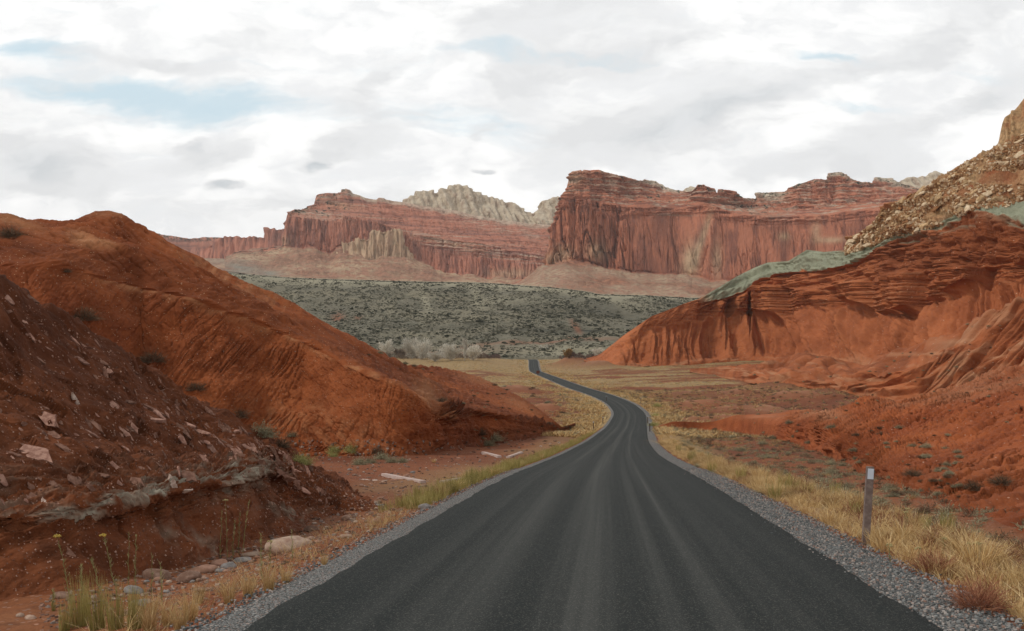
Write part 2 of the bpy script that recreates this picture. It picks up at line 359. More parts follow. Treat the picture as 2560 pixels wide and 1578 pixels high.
def asphalt():
    m, N, b, P = newmat('asphalt', .8, .12)
    sl_ = N.attr('sl', True)
    t1 = N.noise(N.mapping(sl_, scale=(2.2, .010, 0)), 1.0, 3, .6); t2 = N.noise(N.mapping(sl_, loc=(3, 9, 0), scale=(7, .02, 0)), 1.0, 3, .6)
    f = N.noise(P, 130, 3, .7); g = N.noise(P, .25, 4, .6); cr = N.noise(N.mapping(sl_, scale=(.5, 2.2, 0)), 1.0, 3, .6)
    tr = N.attr('track')
    k = N.math('ADD', N.math('MULTIPLY', N.ramp(t1, .42, .66), .5), N.math('MULTIPLY', N.ramp(t2, .45, .7), .35))
    k = N.math('ADD', N.math('MULTIPLY', k, N.math('MULTIPLY_ADD', tr, .8, .25)), N.math('MULTIPLY', tr, .42), clamp=True)
    col = N.mix(k, (.011, .015, .0145), (.070, .072, .066))
    v = N.n.new('ShaderNodeTexVoronoi'); N.put(v.inputs['Vector'], P); v.inputs['Scale'].default_value = 90
    cs = N.n.new('ShaderNodeSeparateColor'); N.l.new(v.outputs['Color'], cs.inputs[0])
    col = N.mix(N.math('MULTIPLY', N.math('LESS_THAN', cs.outputs[0], .10), .45), col, (.19, .18, .16))
    col = N.mix(N.ramp(f, .45, .75, 0, .5), col, (.012, .015, .014))
    N.l.new(col, b.inputs['Base Color']); bump(N, b, f, .35, .01)
    return m
def gravel_mat():
    m, N, b, P = newmat('gravel', .9, .2)
    v = N.n.new('ShaderNodeTexVoronoi'); N.put(v.inputs['Vector'], P); v.inputs['Scale'].default_value = 44
    cs = N.n.new('ShaderNodeSeparateColor'); N.l.new(v.outputs['Color'], cs.inputs[0])
    col = N.mix(cs.outputs[0], (.12, .13, .13), (.42, .41, .39)); col = N.mix(N.math('MULTIPLY', N.math('LESS_THAN', cs.outputs[1], .14), .8), col, (.36, .20, .14))
    col = N.mix(N.ramp(v.outputs['Distance'], .38, .62), col, (.05, .05, .048))
    N.l.new(col, b.inputs['Base Color']); bump(N, b, N.math('SUBTRACT', 1.0, v.outputs['Distance']), .9, .025)
    return m

# ------------------------------------------------------------------ the ground sheet
def build_ground():
    ya = np.concatenate([np.linspace(-40, 4, 24), np.exp(np.linspace(np.log(5), np.log(12000), 1050))])
    a = np.linspace(-1, 1, 1001); a = np.sign(a)*(.22*np.abs(a)+.78*np.abs(a)**2.6)
    Y = np.repeat(ya[:, None], len(a), 1)
    X = xroad(np.minimum(Y, 1100)) + a[None]*(np.maximum(Y, 0)*1.05+26)
    Z = gheight(X, Y)
    u, v = uv_of(np.stack([X, Y, Z], -1)); lat = np.abs(X-xroad(Y)); dx = X-xroad(Y)
    # dry grass cover: field strips beyond, verge near the road
    g = sstep(250, 420, Y)*sstep(.0, .35, fbm(X/60, Y/30, 4, 33)+.35)
    g = np.maximum(g, (1-sstep(5, 16, lat))*sstep(120, 200, Y)); g = np.maximum(g, sstep(4.3, 5.2, lat)*(1-sstep(7.5, 11, lat))*np.where(dx > 0, .8, .35))
    g = np.maximum(g, .9*sstep(520, 640, Y)*np.where(dx < 30, 1, .3)); g = g*(1-.8*sstep(.25, .5, fbm(X/30, Y/60, 3, 39))*(1-sstep(600, 700, Y)))
    g = g*(1-sstep(1300, 1600, Y)); pale = np.zeros_like(X)
    for (mx, my, rx, ry, h) in MOUNDS:
        r2 = ((X-mx)/rx)**2+((Y-my)/ry)**2; g *= 1-.95*np.exp(-r2*.8)
        if (int(mx*7)) % 3 != 1: pale = np.maximum(pale, .8*np.exp(-(((X-mx)/rx)**2+((Y-my-ry*.1)/ry)**2)*3.5)*(.6+.4*pn(X/rx*3, Y/ry*3, 5)))
    grid('ground', np.stack([X, Y, Z], -1), M_ground, {'grass': np.clip(g, 0, 1), 'pale': np.clip(pale, 0, 1)})
build_ground()

def strip(name, lats, zs, mat, y0=-50, y1=900, n=1500, wob=None, attrs=None):
    t = np.linspace(0, 1, n); ys = y0+60*t+(y1-y0-60)*t**2.2
    hx = np.gradient(xroad(ys), ys); nx = 1/np.sqrt(1+hx**2); ny = -hx*nx
    P = np.zeros((len(lats), n, 3)); S = np.zeros((len(lats), n, 3))
    for i, l in enumerate(lats):
        ll = l if wob is None else l+wob(i, l, ys)
        P[i, :, 0] = xroad(ys)+nx*ll; P[i, :, 1] = ys+ny*ll; P[i, :, 2] = zroad(ys)+zs[i]; S[i, :, 0] = ll; S[i, :, 1] = ys
    at = {'sl': S}
    if attrs: at.update(attrs(S))
    return grid(name, P[::-1] if False else P, mat, at)
HW = 3.12
lat = np.linspace(-HW, HW, 40)
def track(S):
    l = S[..., 0]; y = S[..., 1]; t = 0
    for c, w, k in ((-.1, .28, 1.0), (1.15, .13, .9), (.72, .10, .4), (-1.45, .33, .6), (-2.25, .18, .3), (1.9, .2, .25)):
        cc = c+.18*pn(y/40., c*3, 8)+.5*c*0; t = t+k*np.exp(-((l-cc)/w)**2)
    return {'track': np.clip(t, 0, 1)}
strip('road', np.concatenate([[-HW-.03], lat, [HW+.03]]), np.concatenate([[-.09], .035-.0035*lat**2, [-.09]]), asphalt(), attrs=track,
      wob=lambda i, l, ys: .08*pn(ys/1.3, l*0, 3)*(abs(l) > 3)*np.sign(l)+.045*pn(ys/.3, l*0, 4)*(abs(l) > 3))
M_gravel = gravel_mat()
def gw(i, l, ys): return (.16*pn(ys/1.3, ys*0, 21)+.1*pn(ys/.35, ys*0, 22))*(abs(l) > 3.8)*np.sign(l)
gl = np.linspace(3.0, 4.35, 9); gz = np.interp(gl, [3, 3.2, 4.0, 4.35], [-.015, -.02, -.075, -.24])
strip('gravel_shoulder', gl, gz, M_gravel, wob=gw)
gl2 = -np.linspace(3.95, 3.0, 8); strip('gravel_shoulder', gl2, np.interp(-gl2, [3, 3.2, 3.6, 3.95], [-.015, -.02, -.06, -.22]), M_gravel, wob=gw)

# ------------------------------------------------------------------ hills
def sl_attr(s, t, shear=0.0):
    return np.stack([s+shear*t, t, np.zeros_like(s)], -1)
def z7(X, Y, d=None): return (320+.14676*X, 336+.14676*Y, d)
def z6(X, Y, d=None): return (680+.14552*X, 280+.14552*Y, d)
def z5(X, Y, d=None): return (680+.14815*X, 88+.14815*Y, d)
def z4(X, Y, d=None): return (480+.14023*X, 160+.14023*Y, d)
def z3(X, Y, d=None): return (136+.14023*X, 160+.14023*Y, d)
def ff(X, Y, d=None): return (.41744*X, .41744*Y, d)

def red_hill():
    foot = [(-260, 470, None), (250, 459, None), (300, 459, None), (345, 459.5, None), (402, 462, None), (452, 454, None), (481, 449, None), (503, 446, None), (540, 440, None), (562, 434.5, None), (575, 428, None)]
    apr = [(-260, 452, 60), (250, 447, 60), (345, 446, 61), (402, 446, 66), (430, 444, 70), (452, 440, 78), (481, 437, 90), (510, 434, 110), (540, 430.5, 133), (562, 432.5, 150), (575, 427, 172)]
    mid = [(-260, 360, 66), (0, 365, 66), (188, 368, 67), (292, 385, 67), (345, 400, 66), (398, 418, 68), (420, 426, 71), (442, 430, 77), (480, 427, 92), (510, 429, 112), (540, 427.5, 136), (562, 431.8, 151), (575, 426.6, 173)]
    sub = [(-260, 262, 74), (0, 268, 74), (63, 267, 74), (90, 274, 74), (125, 283, 75), (188, 300, 75), (250, 319, 76), (292, 339, 76), (334, 359, 76), (376, 374, 76), (398, 385, 76), (420, 402, 77), (436, 414, 79), (446, 420, 83), (480, 414, 98), (510, 420, 116), (540, 424, 140), (562, 431, 152), (575, 426, 174)]
    gul = [(-260, 258, 84), (0, 262, 86), (63, 262, 88), (125, 279, 90), (188, 296, 90), (250, 315, 90), (292, 334, 90), (334, 353, 92), (376, 369, 94), (398, 379, 96), (420, 393, 98), (446, 408, 102), (480, 409, 112), (510, 416, 128), (540, 422, 148), (562, 430, 156), (575, 425, 176)]
    up = [(-260, 236, 96), (0, 240, 96), (60, 236, 97), (110, 236, 98), (150, 252, 100), (188, 268, 102), (250, 292, 104), (292, 312, 107), (334, 334, 112), (376, 357, 122), (408, 372, 140), (440, 385, 160), (480, 398, 165), (510, 408, 165), (540, 419.5, 162), (562, 429, 160), (575, 424, 178)]
    rid = [(-260, 196, 108), (-60, 208, 108), ff(0, 512, 108), ff(60, 522, 108), ff(120, 526, 108), ff(180, 521, 109), ff(212, 508, 109), ff(228, 498.5, 109), ff(262, 497, 110), ff(290, 508, 110), ff(304, 521, 110), ff(312, 533, 111),
           ff(345, 556, 112), ff(400, 580, 113), ff(450, 605, 115), ff(500, 640, 117), ff(560, 672, 120), ff(620, 706, 124), ff(680, 740, 128), ff(740, 769, 134), ff(800, 801, 142), ff(860, 831, 152), ff(900, 848, 162),
           (408, 364.5, 185), (440, 367.5, 215), (461, 371, 235), (478, 376, 232), (495, 384, 222), (515, 393.5, 208), (528, 401, 196), (543, 412, 180), (553, 420, 170), (562, 428.5, 162), (575, 423.5, 180)]
    P, T, uc = loft([foot, apr, mid, sub, gul, up, rid], [60, 120, 130, 24, 90, 130], -260, 575, .62, back=[(30, 6), (60, 30)], st=5, su=12, sv=1.0)
    u, v = uv_of(P); s, t = arclen(P); n = normals(P); sg = np.sign(n[..., 2:3].mean()); n *= sg
    face = sstep(0, .6, T)*(1-sstep(2.85, 3.15, T)); upper = sstep(4.0, 4.5, T)*(1-sstep(5.8, 6.2, T))
    tail = 1-sstep(420, 520, u)
    sh = np.interp(u, [-260, 0, 200, 330, 430, 575], [-.5, -.5, -.42, -.15, .0, .1])
    q = (u-CX)/F*72+sh*(T-2)*9
    wq = q+.22*fbm(q/2.2, T*1.3, 3, 51)
    rill = np.maximum(chan(wq/1.05, T*.30+3, .08, 52), .8*chan(wq/.42, T*.8, .10, 53))
    broad = fbm(q/6, T*.6, 3, 55)
    rmask = .35+.65*sstep(-.1, .3, fbm(q/9, T*1.4, 2, 57))
    d = face*(.50*broad-.24*rill*rmask-.10*chan(s/1.3, t/1.9, .07, 59)-.07*chan(s/.6, t/.8, .08, 58))*(.4+.6*tail)
    q2 = (u-CX)/F*105+(T-5)*10
    rill2 = chan((q2+.6*fbm(q2/5, T, 3, 61))/2.4, T*.5, .09, 62)
    d = d+upper*(1.1*fbm(q2/13, T*.5, 3, 63)-.55*rill2)*tail
    d = d+(.22*fbm(s/1.6, t/1.6, 4, 65)+.12*np.abs(pn(s/.45, t/.45, 66))+.5*fbm(s/9, t/7, 3, 60)*tail)*(T < 6.3)
    # crumbly ledge with an overhang at the end of the front spur
    led = blob(u, v, 447, 414, 12, 9); d = d+1.5*led*(fbm(s/1.1, t/.5, 3, 67)+.1)
    led2 = np.exp(-((v-np.interp(u, [450, 480, 500, 520, 545, 556], [408, 414, 418, 419, 424, 428]))/1.8)**2)*sstep(440, 452, u)*(1-sstep(548, 560, u))
    d = d+.7*led2*(.5+fbm(u/6., v/3., 3, 68))
    d = d*(1-.9*np.exp(-((T-6)/.12)**2)*(v < 300))
    P = P+n*d[..., None]
    pale = .85*blob(u, v, 86, 238, 16, 7, 20)+.6*blob(u, v, 105, 243, 12, 4, 30)+.5*blob(u, v, 15, 226, 30, 6, 10)+.35*blob(u, v, 115, 213, 26, 6, 0)
    pale += .55*np.exp(-((T-3.0)/.10)**2)*sstep(60, 120, u)*tail*(.5+fbm(u/20, v/9, 2, 71))  # skylight on the spur crest, painted in as a pale line
    pale += .5*blob(u, v, 230, 283, 60, 5, 28)*(.6+fbm(u/6, v/6, 3, 72)) + .6*blob(u, v, 425, 397, 16, 10, 40) + .45*blob(u, v, 320, 425, 70, 18, 15)*(.4+fbm(u/9, v/9, 3, 73))
    pale += .35*blob(u, v, 480, 380, 26, 5, 12)+.35*blob(u, v, 520, 405, 22, 5, 25)
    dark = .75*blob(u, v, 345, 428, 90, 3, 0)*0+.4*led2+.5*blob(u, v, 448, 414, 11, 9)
    dark += .55*blob(u, v, 500, 436, 60, 9, -8)+.35*sstep(3.3, 4.2, T)*(1-sstep(4.4, 5.2, T))  # also shade painted into the gully and slope behind the spur
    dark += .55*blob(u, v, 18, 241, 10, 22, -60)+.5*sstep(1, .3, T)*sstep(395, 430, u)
    grid('red_hill', P, M_hill, {'pale': np.clip(pale, 0, 1), 'dark': np.clip(dark, 0, 1), 'green': .6*blob(u, v, 471, 434, 40, 5, 15)*0, 'rub': np.zeros_like(u), 'sl': sl_attr(q, T*9)})
red_hill()

def shale_bank():
    foot = [(-330, 665, None), (0, 624, None), (63, 612, None), (125, 600, None), (167, 588, None), (209, 574, None), (250, 560, None), (292, 546, None), (334, 534, None), (376, 524, None), (402, 520, None)]
    fr = [(k[0], k[1], None) for k in foot]
    und = [(-330, 545, 12.4), (0, 531, 13.4), (83, 522, 14.4), (167, 503, 16.4), (250, 483, 20), (276, 478, 22.5), (300, 497, 24), (334, 507, 25.5), (376, 514, 25.6), (402, 517, 25.8)]
    lip = [(-330, 537, 12.2), (0, 523, 13.2), (83, 515, 14.2), (167, 494, 16.2), (250, 474, 19.8), (276, 470, 22.4), (300, 490, 24.4), (334, 503, 26), (376, 512.5, 26), (402, 516.6, 26)]
    top = [(-330, 527, 12.9), (0, 512, 13.9), (83, 503, 14.9), (167, 483, 17), (250, 462, 20.6), (276, 459, 23.2), (300, 479, 26), (334, 497, 27.5), (376, 510.5, 26.6), (402, 516.2, 26.2)]
    m2 = [(-330, 400, 14.5), (0, 400, 17), (83, 415, 19), (167, 432, 22), (209, 441, 24), (250, 449, 26), (290, 465, 30), (334, 486, 31), (376, 508, 27.5), (402, 515.9, 26.4)]
    rid = [(-330, 90, 17), (-100, 222, 19.5), ff(0, 655, 21), ff(50, 688, 22), ff(100, 716, 23), ff(180, 757, 24.5), ff(230, 790, 25), ff(300, 832, 26), ff(350, 872, 27), ff(430, 932, 28.5), ff(500, 978, 30),
           ff(560, 1004, 31), ff(600, 1030, 33), ff(650, 1052, 35), ff(700, 1085, 36), ff(740, 1112, 36.5), ff(800, 1145, 36), ff(850, 1180, 34), ff(900, 1215, 30.5), (390, 511, 28.5), (402, 515.5, 26.8)]
    und, lip, top, m2, rid = [[(k[0], k[1], k[2]*f) for k in r] for r, f in ((und, 1.135), (lip, 1.130), (top, 1.13), (m2, 1.13), (rid, 1.13))]
    P, T, uc = loft([fr, und, lip, top, m2, rid], [190, 24, 40, 190, 170], -330, 402, .55, back=[(5, .8), (14, 7)], st=4, su=8, sv=.8, cot=[1.0, -.4, .2, .6, .6])
    u, v = uv_of(P); s, t = arclen(P); n = normals(P); n *= np.sign(n[..., 2:3].mean())
    w = 1-sstep(350, 400, u)*.8
    fall = s+.55*t                                   # flakes and rills run down to the right
    body = sstep(2.8, 3.2, T)
    d = w*(.22*fbm(s/2.2, t/2.2, 4, 81)+.05*fbm(s/.5, t/.35, 4, 83))
    # the crumbling grey-banded ledge
    lz = sstep(.72, .98, T)*(1-sstep(3.05, 3.6, T))
    d = d+w*lz*(.10*fbm(s/.9, t/.3, 4, 85)+.09*np.round(3*fbm(s/.5, t/.16, 3, 102))/3+.04*ridge(s/.2, t/.1, 3, 86))
    d = d-w*.22*sstep(60, 150, u)*np.exp(-((T-1.05)/.3)**2)*(.6+fbm(s/1.3, t*0, 2, 87))
    # torn plates: thin terraces across the slope
    for k, (a, f1) in enumerate(((.16, 1.5), (.09, .65), (.05, .3))):
        ph = (P[..., 2]+.28*s*.5)/(f1*.9)+1.3*fbm(s/(3*f1), t/(2*f1), 4, 88+k); fr_ = ph-np.floor(ph)
        d = d+w*body*a*(fr_-.5)*sstep(.05, .25, fbm(s/(4*f1), t/(4*f1), 2, 91+k)+.15)
    d = d-.10*w*sstep(.3, .7, T)*chan(fall/.8, t*.15, .12, 95)*(T < 1)
    P = P+n*d[..., None]
    gb = np.exp(-((T-2.35)/.55)**2)
    pale = gb*(.20+1.5*fbm(s/1.1, t/.22, 5, 96, .65))*1.1*(1-sstep(255, 300, u))+.55*blob(u, v, 240, 482, 32, 12, -12)*(.4+fbm(s/.5, t/.2, 3, 97))
    pale += .5*blob(u, v, 200, 545, 40, 12, 30)*(.2+fbm(s/.5, t/.5, 3, 98))+.5*blob(u, v, 305, 520, 50, 12, 25)*(.1+fbm(s/.6, t/.5, 3, 99))
    dark = .45*sstep(.1, .5, fbm(s/1.8, t/1.0, 4, 101))
    grid('shale_bank', P, M_bank, {'pale': np.clip(pale, 0, 1)**.8, 'dark': np.clip(dark, 0, 1), 'green': np.zeros_like(u), 'rub': np.zeros_like(u), 'sl': sl_attr(s, t, .55)})
shale_bank()

def near_slope():                                   # rilled slope right of the road
    foot = [(655, 430, None), (700, 431, None), (760, 438, None), (800, 447, None), (834, 461, None), (870, 481, None), (900, 496, None), (949, 521, None), (999, 546, None), (1024, 557, None), (1100, 590, None), (1400, 720, None)]
    low = [(655, 429.4, 152), (700, 429, 142), (760, 433, 120), (800, 439, 96), (834, 449, 72), (870, 464, 55), (900, 473, 47), (949, 490, 38), (999, 505, 32), (1024, 512, 30), (1100, 530, 26), (1400, 600, 20)]
    midr = [(655, 428.8, 154), (700, 426, 148), (760, 424, 138), (800, 426, 122), (834, 430, 98), (870, 432, 82), (900, 434, 73), (949, 437, 62), (999, 438, 54), (1024, 438, 50), (1100, 440, 44), (1400, 450, 34)]
    upr = [(655, 428, 156), (700, 422.5, 152), (760, 417.5, 150), (800, 417, 140), (834, 417, 120), (870, 412, 104), (900, 408, 96), (949, 403, 85), (999, 398, 76), (1024, 394, 72), (1100, 385, 64), (1400, 340, 52)]
    rid = [(655, 427.5, 158), (672, 421.5, 157), (690, 421.5, 157), (710, 423, 156), (735, 415, 158), (752, 413.5, 160), (770, 414, 160), (790, 411, 158), (808, 411, 156), (826, 413.5, 150), (848, 408, 142), (866, 401, 138), (890, 397, 132), (915, 393.5, 126), (930, 389, 122),
           (950, 384, 118), (985, 375, 112), (1024, 363, 104), (1100, 340, 92), (1400, 250, 76)]
    P, T, uc = loft([foot, low, midr, upr, rid], [110, 140, 120, 90], 655, 1400, .7, back=[(16, 3), (40, 16)], st=5, su=14, sv=1.2)
    u, v = uv_of(P); s, t = arclen(P); n = normals(P); n *= np.sign(n[..., 2:3].mean())
    sc = np.clip(P[..., 1]/60., .4, 2.2)
    sh = -np.interp(u, [655, 800, 900, 1024, 1400], [1.6, 1.8, 1.5, .9, .5])
    q = (P[..., 1]-.75*P[..., 0])/1.25
    wq = q+.35*fbm(P[..., 0]/3, P[..., 1]/3, 3, 111)
    al_ = (P[..., 0]+.75*P[..., 1])/1.25
    rill = np.maximum(chan(wq/1.6, al_/18, .10, 112), .6*chan(wq/.75, al_/10, .12, 113))
    rm = .4+.6*sstep(-.2, .3, fbm(q/8, T, 2, 114)); m = sstep(.25, .9, T)*(1-sstep(3.85, 4.1, T))*sstep(760, 850, u)
    d = m*(-.75*rill*rm*np.maximum(sc, .8)+.5*sc*fbm(q/7, T*.5, 3, 115)+.16*sc*fbm(s/1.2, t/1.2, 4, 116)+.05*sc*np.abs(pn(s/.35, t/.35, 120)))
    d = d+.10*(1-m)*fbm(s/9, t/9, 2, 117)*(T < 4)
    P = P+n*d[..., None]
    pale = .75*blob(u, v, 823, 415, 24, 6, 8)+.6*sstep(2.7, 3.4, T)*sstep(860, 920, u)*(.55+.6*fbm(q/2.2, T*2.2, 3, 118))*(1-.3*sstep(3.8, 4, T))
    pale += .35*blob(u, v, 760, 417, 30, 3)
    dark = .5*sstep(2.0, .8, T)*sstep(800, 880, u)+.6*blob(u, v, 690, 424, 34, 4)+.6*blob(u, v, 985, 535, 26, 8, 25)*ridge(s/.6, t/.2, 3, 119)
    grid('rilled_slope', P, M_near, {'pale': np.clip(pale, 0, 1), 'dark': np.clip(dark, 0, .85), 'green': np.zeros_like(u), 'rub': np.zeros_like(u), 'sl': sl_attr(q*1.0, T*8)})
near_slope()

def striped_ridge():
    foot = [(690, 372, None), (754, 384, None), (806, 388, None), (855, 396, None), (898, 402, None), (1400, 420, None)]
    a = [(690, 370.5, 430), (754, 375, 370), (806, 378, 320), (855, 384, 255), (898, 386, 225), (927, 383, 205), (956, 375, 195), (1024, 365, 180), (1400, 330, 130)]
    m = [(690, 369.6, 440), (754, 369, 392), (806, 368, 350), (855, 374, 295), (898, 370, 262), (927, 362, 245), (956, 352, 235), (1024, 334, 215), (1400, 260, 160)]
    rid = [(690, 369, 446), z6(300, 590, 425), z6(580, 560, 410), z6(700, 530, 405), z6(800, 508, 400), z6(900, 520, 395), z6(1000, 525, 390), z6(1100, 545, 380), z6(1200, 565, 365), z6(1290, 580, 350), z6(1400, 520, 335), z6(1500, 480, 322),
           z6(1600, 440, 312), z6(1720, 400, 300), z6(1850, 340, 292), z6(2000, 258, 282), z6(2150, 178, 272), z6(2364, 95, 262), (1100, 262, 245), (1400, 150, 200)]
    P, T, uc = loft([foot, a, m, rid], [70, 130, 120], 690, 1400, .7, back=[(40, 8), (60, 40)], st=4, su=12, sv=1.2)
    u, v = uv_of(P); s, t = arclen(P); n = normals(P); n *= np.sign(n[..., 2:3].mean())
    q = (u-CX)/F*260-(T-1.5)*np.interp(u, [690, 800, 900, 1024], [2, 5, 9, 9]); wq = q+2.5*fbm(P[..., 0]/22, P[..., 1]/30, 3, 121)
    m_ = sstep(.2, .7, T)*(1-sstep(2.9, 3.1, T))*sstep(715, 775, u)
    rd = ridge(wq/15, T*.35, 2, 122)
    d = m_*(3.2*(rd-.4)*(1-.5*sstep(2, 3, T))-1.7*chan(wq/7, T*.4, .18, 123)-.8*chan(wq/3, T*.8, .22, 164))+1.5*fbm(P[..., 0]/11, P[..., 1]/22, 3, 165)*m_+.35*fbm(s/6, t/6, 4, 124)*sstep(715, 775, u)
    P = P+n*d[..., None]
    st = .5+.5*np.sin(P[..., 2]*1.9+1.6*fbm(s/25, t/25, 3, 125)); zz = np.interp(u, [690, 867, 956, 1024, 1400], [370, 372, 350, 345, 300]); st = st*sstep(-.3, .2, fbm(q/20, T*3, 2, 129))
    pale = np.clip(st*1.6-.9, 0, 1)*np.exp(-((v-zz)/12)**2)*.9+.35*np.clip(-fbm(u/12, v/5, 3, 126)*2+.1, 0, 1)*sstep(2, .8, T)
    pale += .4*sstep(-.1, .3, fbm(q/7, T*1.5, 2, 127))*sstep(900, 960, u)
    dark = .3*sstep(.0, .4, fbm(q/25, T*2, 3, 128))*m_
    grid('striped_ridge', P, M_mid, {'pale': np.clip(pale, 0, 1), 'dark': np.clip(dark, 0, .8), 'green': np.zeros_like(u), 'rub': np.zeros_like(u), 'sl': sl_attr(q, T*25)})
striped_ridge()

def badland_hill():
    U = [584, 650, 700, 760, 850, 950, 1024, 1400]
    def dd(u, arr): return float(np.exp(np.interp(u, U, np.log(arr))))
    foot = [(584, 361, None), (600, 365, None), (620, 367.5, None), (655, 366.5, None), (690, 365.5, None), (746, 361, None), (764, 361, None), (850, 368, None), (950, 376, None), (1400, 390, None)]
    dB = [775, 640, 585, 530, 450, 395, 365, 260]; bot = [(584, 360.3), (599, 356), (625, 341), (650, 329), (672, 323), (700, 319), (709, 314.5), (725, 312), (741, 311.5), (770, 314), (793, 313), (811, 304), (833, 308), (846, 303), (859, 298), (872, 307), (884, 314), (900, 312), (913, 314), (930, 302.5), (956, 296), (978, 284), (1024, 278), (1400, 200)]
    tp = [(584, 360.0), (599, 355.6), (625, 338), (650, 322), (672, 314.5), (700, 309), (715, 302), (740, 296), (760, 287), (775, 286), (795, 291), (820, 290), (845, 287), (860, 282), (880, 279), (900, 275), (930, 274), (955, 268), (978, 270), (1024, 262), (1400, 180)]
    sh = [(584, 359.8), (599, 355.4), (625, 336), (652, 318), (682, 308), (700, 304.8), (716, 300.2), (741, 293.2), (762, 281), (779, 275.5), (796, 273), (822, 272), (847, 266), (868, 258), (882, 255), (900, 252), (930, 252), (956, 248), (978, 248), (1024, 242), (1400, 160)]
    r1 = [(584, 359.6), (599, 355.3), (625, 335), (652, 316.6), (682, 305.5), (698, 303), (716, 299.5), (741, 292.5), (762, 279.5), (779, 274), (796, 271.5), (822, 271), (847, 265), (868, 256.5), (878, 247), (890, 241), (917, 231), (942, 230), (951, 221), (962, 214), (975, 209), (998, 212), (1024, 222), (1060, 220), (1400, 120)]
    gt = [(584, 359.4), (599, 355.2), (625, 334.6), (652, 316.2), (682, 305), (699, 299.6), (718, 288.5), (736.6, 277), (753.5, 268.8), (767, 263.2), (788, 261.7), (807, 250.6), (824, 252.6), (844, 251), (870, 246), (883, 238), (924, 228.7), (954, 218), (962, 212), (976, 206.5), (1006, 205), (1024, 197.6), (1400, 90)]
    cb = [(584, 359.2), (599, 355.1), (625, 334.3), (652, 316), (682, 304.7), (699, 299.2), (718, 288), (736.6, 276.7), (753.5, 268.4), (767, 262.8), (788, 261.3), (807, 250.1), (824, 252.2), (844, 250.5), (852, 236.4), (871, 226), (884, 207), (899, 201), (917, 192), (939, 178.8), (957, 167), (984, 153.4), (998, 145.4), (1024, 134), (1400, 10)]
    rid = [(584, 359), (599, 355), (614.6, 343.7), (625.8, 333.9), (638.5, 325.5), (652.5, 315.7), (662, 312.9), (682, 304.4), (698.8, 298.8), (718.4, 287.6), (736.6, 276.4), (753.5, 268), (767.5, 262.4), (788.5, 261), (806.7, 249.7), (824, 251.9), (844.4, 250.2), (851.9, 236), (871, 225.8), (884.4, 206.5), (899.3, 200.6),
           (917, 191.7), (939.3, 178.4), (957, 166.5), (983.7, 153), (998.3, 145), (999.5, 136), (1001, 127), (1003, 117.6), (1006, 115), (1014.8, 108.7), (1024, 96.9), (1060, 66), (1110, 20), (1400, -150)]
    addd = lambda lst, off: [(k[0], k[1], dd(k[0], [a+b for a, b in zip(dB, off)])) for k in lst]
    rows = [foot, addd(bot, [0]*8), addd(tp, [1, 2, 3, 4, 5, 5, 5, 5]), addd(sh, [2, 5, 9, 14, 22, 30, 32, 32]), addd(r1, [3, 6, 12, 18, 28, 50, 52, 50]), addd(gt, [4, 8, 18, 28, 40, 62, 70, 65]), addd(cb, [5, 10, 20, 30, 52, 105, 120, 110]), addd(rid, [6, 12, 24, 34, 60, 112, 134, 130])]
    P, T, uc = loft(rows, [150, 70, 60, 50, 30, 90, 60], 584, 1400, .62, back=[(40, 10), (160, 120)], st=2, su=6, sv=.8, cot=[1.1, .1, .3, .5, .9, 1, .3])
    u, v = uv_of(P); s, t = arclen(P); n = normals(P); n *= np.sign(n[..., 2:3].mean())
    q = (u-CX)/F*500; wq = q+1.4*fbm(q/12, T*.8, 3, 131)
    low = sstep(0, .35, T)*(1-sstep(.9, 1.0, T)); band = sstep(.93, 1.03, T)*(1-sstep(1.95, 2.15, T)); bm = sstep(690, 712, u)
    fan = sstep(600, 660, u)
    # aprons and gullies below the cliff band
    ap = ridge(wq/21+.3*T, T*.15+.4, 2, 132)
    d = low*fan*(19*(ap-.45)*np.sin(np.clip(T, 0, 1)*np.pi)**.7-4.0*chan((wq+T*5)/8, T*.22+.3, .20, 133)-2.6*chan(wq/4.2, T*.45, .24, 134)-1.2*chan(wq/2.3, T*.8, .28, 159))
    # cliff band: blocky buttresses and thin ledges
    prot = 0
    for cu, hw, am in ((722, 5, .7), (741, 7, 1.2), (766, 13, 1.3), (800, 7, .8), (816, 9, .6), (858, 9, 1.0), (893, 9, 1.4), (914, 7, 1.1), (944, 8, .6), (968, 13, 1.6)):
        prot = prot+am*sstep(hw+2, hw-1.5, np.abs(u-cu+1.5*pn(T*2, q/9, 158)))
    bt = np.tanh(4*fbm(q/13, T*.12, 2, 135)); ledge = np.round(2.6*fbm(q/38, P[..., 2]/1.5, 3, 136))/2.6
    d = d+band*bm*(10*prot-5+3.5*bt+1.9*ledge+1.5*np.round(2.5*fbm(q/5, T*1.2, 2, 137))/2.5+.6*fbm(s/2.5, t/2.5, 3, 152))
    up = sstep(2.0, 2.3, T)*(1-sstep(3.8, 4.1, T))*bm
    d = d+up*(3.2*fbm(q/16, T*1.4, 4, 138)+1.6*np.round(2.4*fbm(q/24, P[..., 2]/2.2, 3, 139))/2.4-2.2*chan(wq/8, T*1.2, .2, 140))
    gr = sstep(3.9, 4.1, T)*(1-sstep(4.9, 5.1, T)); d = d+gr*(2.2*fbm(q/14, T*2, 3, 141)-.9*chan(q/5, T, .14, 156))
    rb = sstep(4.9, 5.05, T)*sstep(836, 850, u); rbt = rb*(1-sstep(5.95, 6.05, T))
    blocks = np.abs(pn(s/3.2, t/2.4, 142))+np.abs(pn(s/1.4, t/1.1, 143))*.6
    d = d+rbt*(2.4*blocks-1.0+4.5*fbm(q/20, T*1.2, 3, 144)+3*np.tanh(3*fbm(q/30, P[..., 2]/6, 2, 154)))
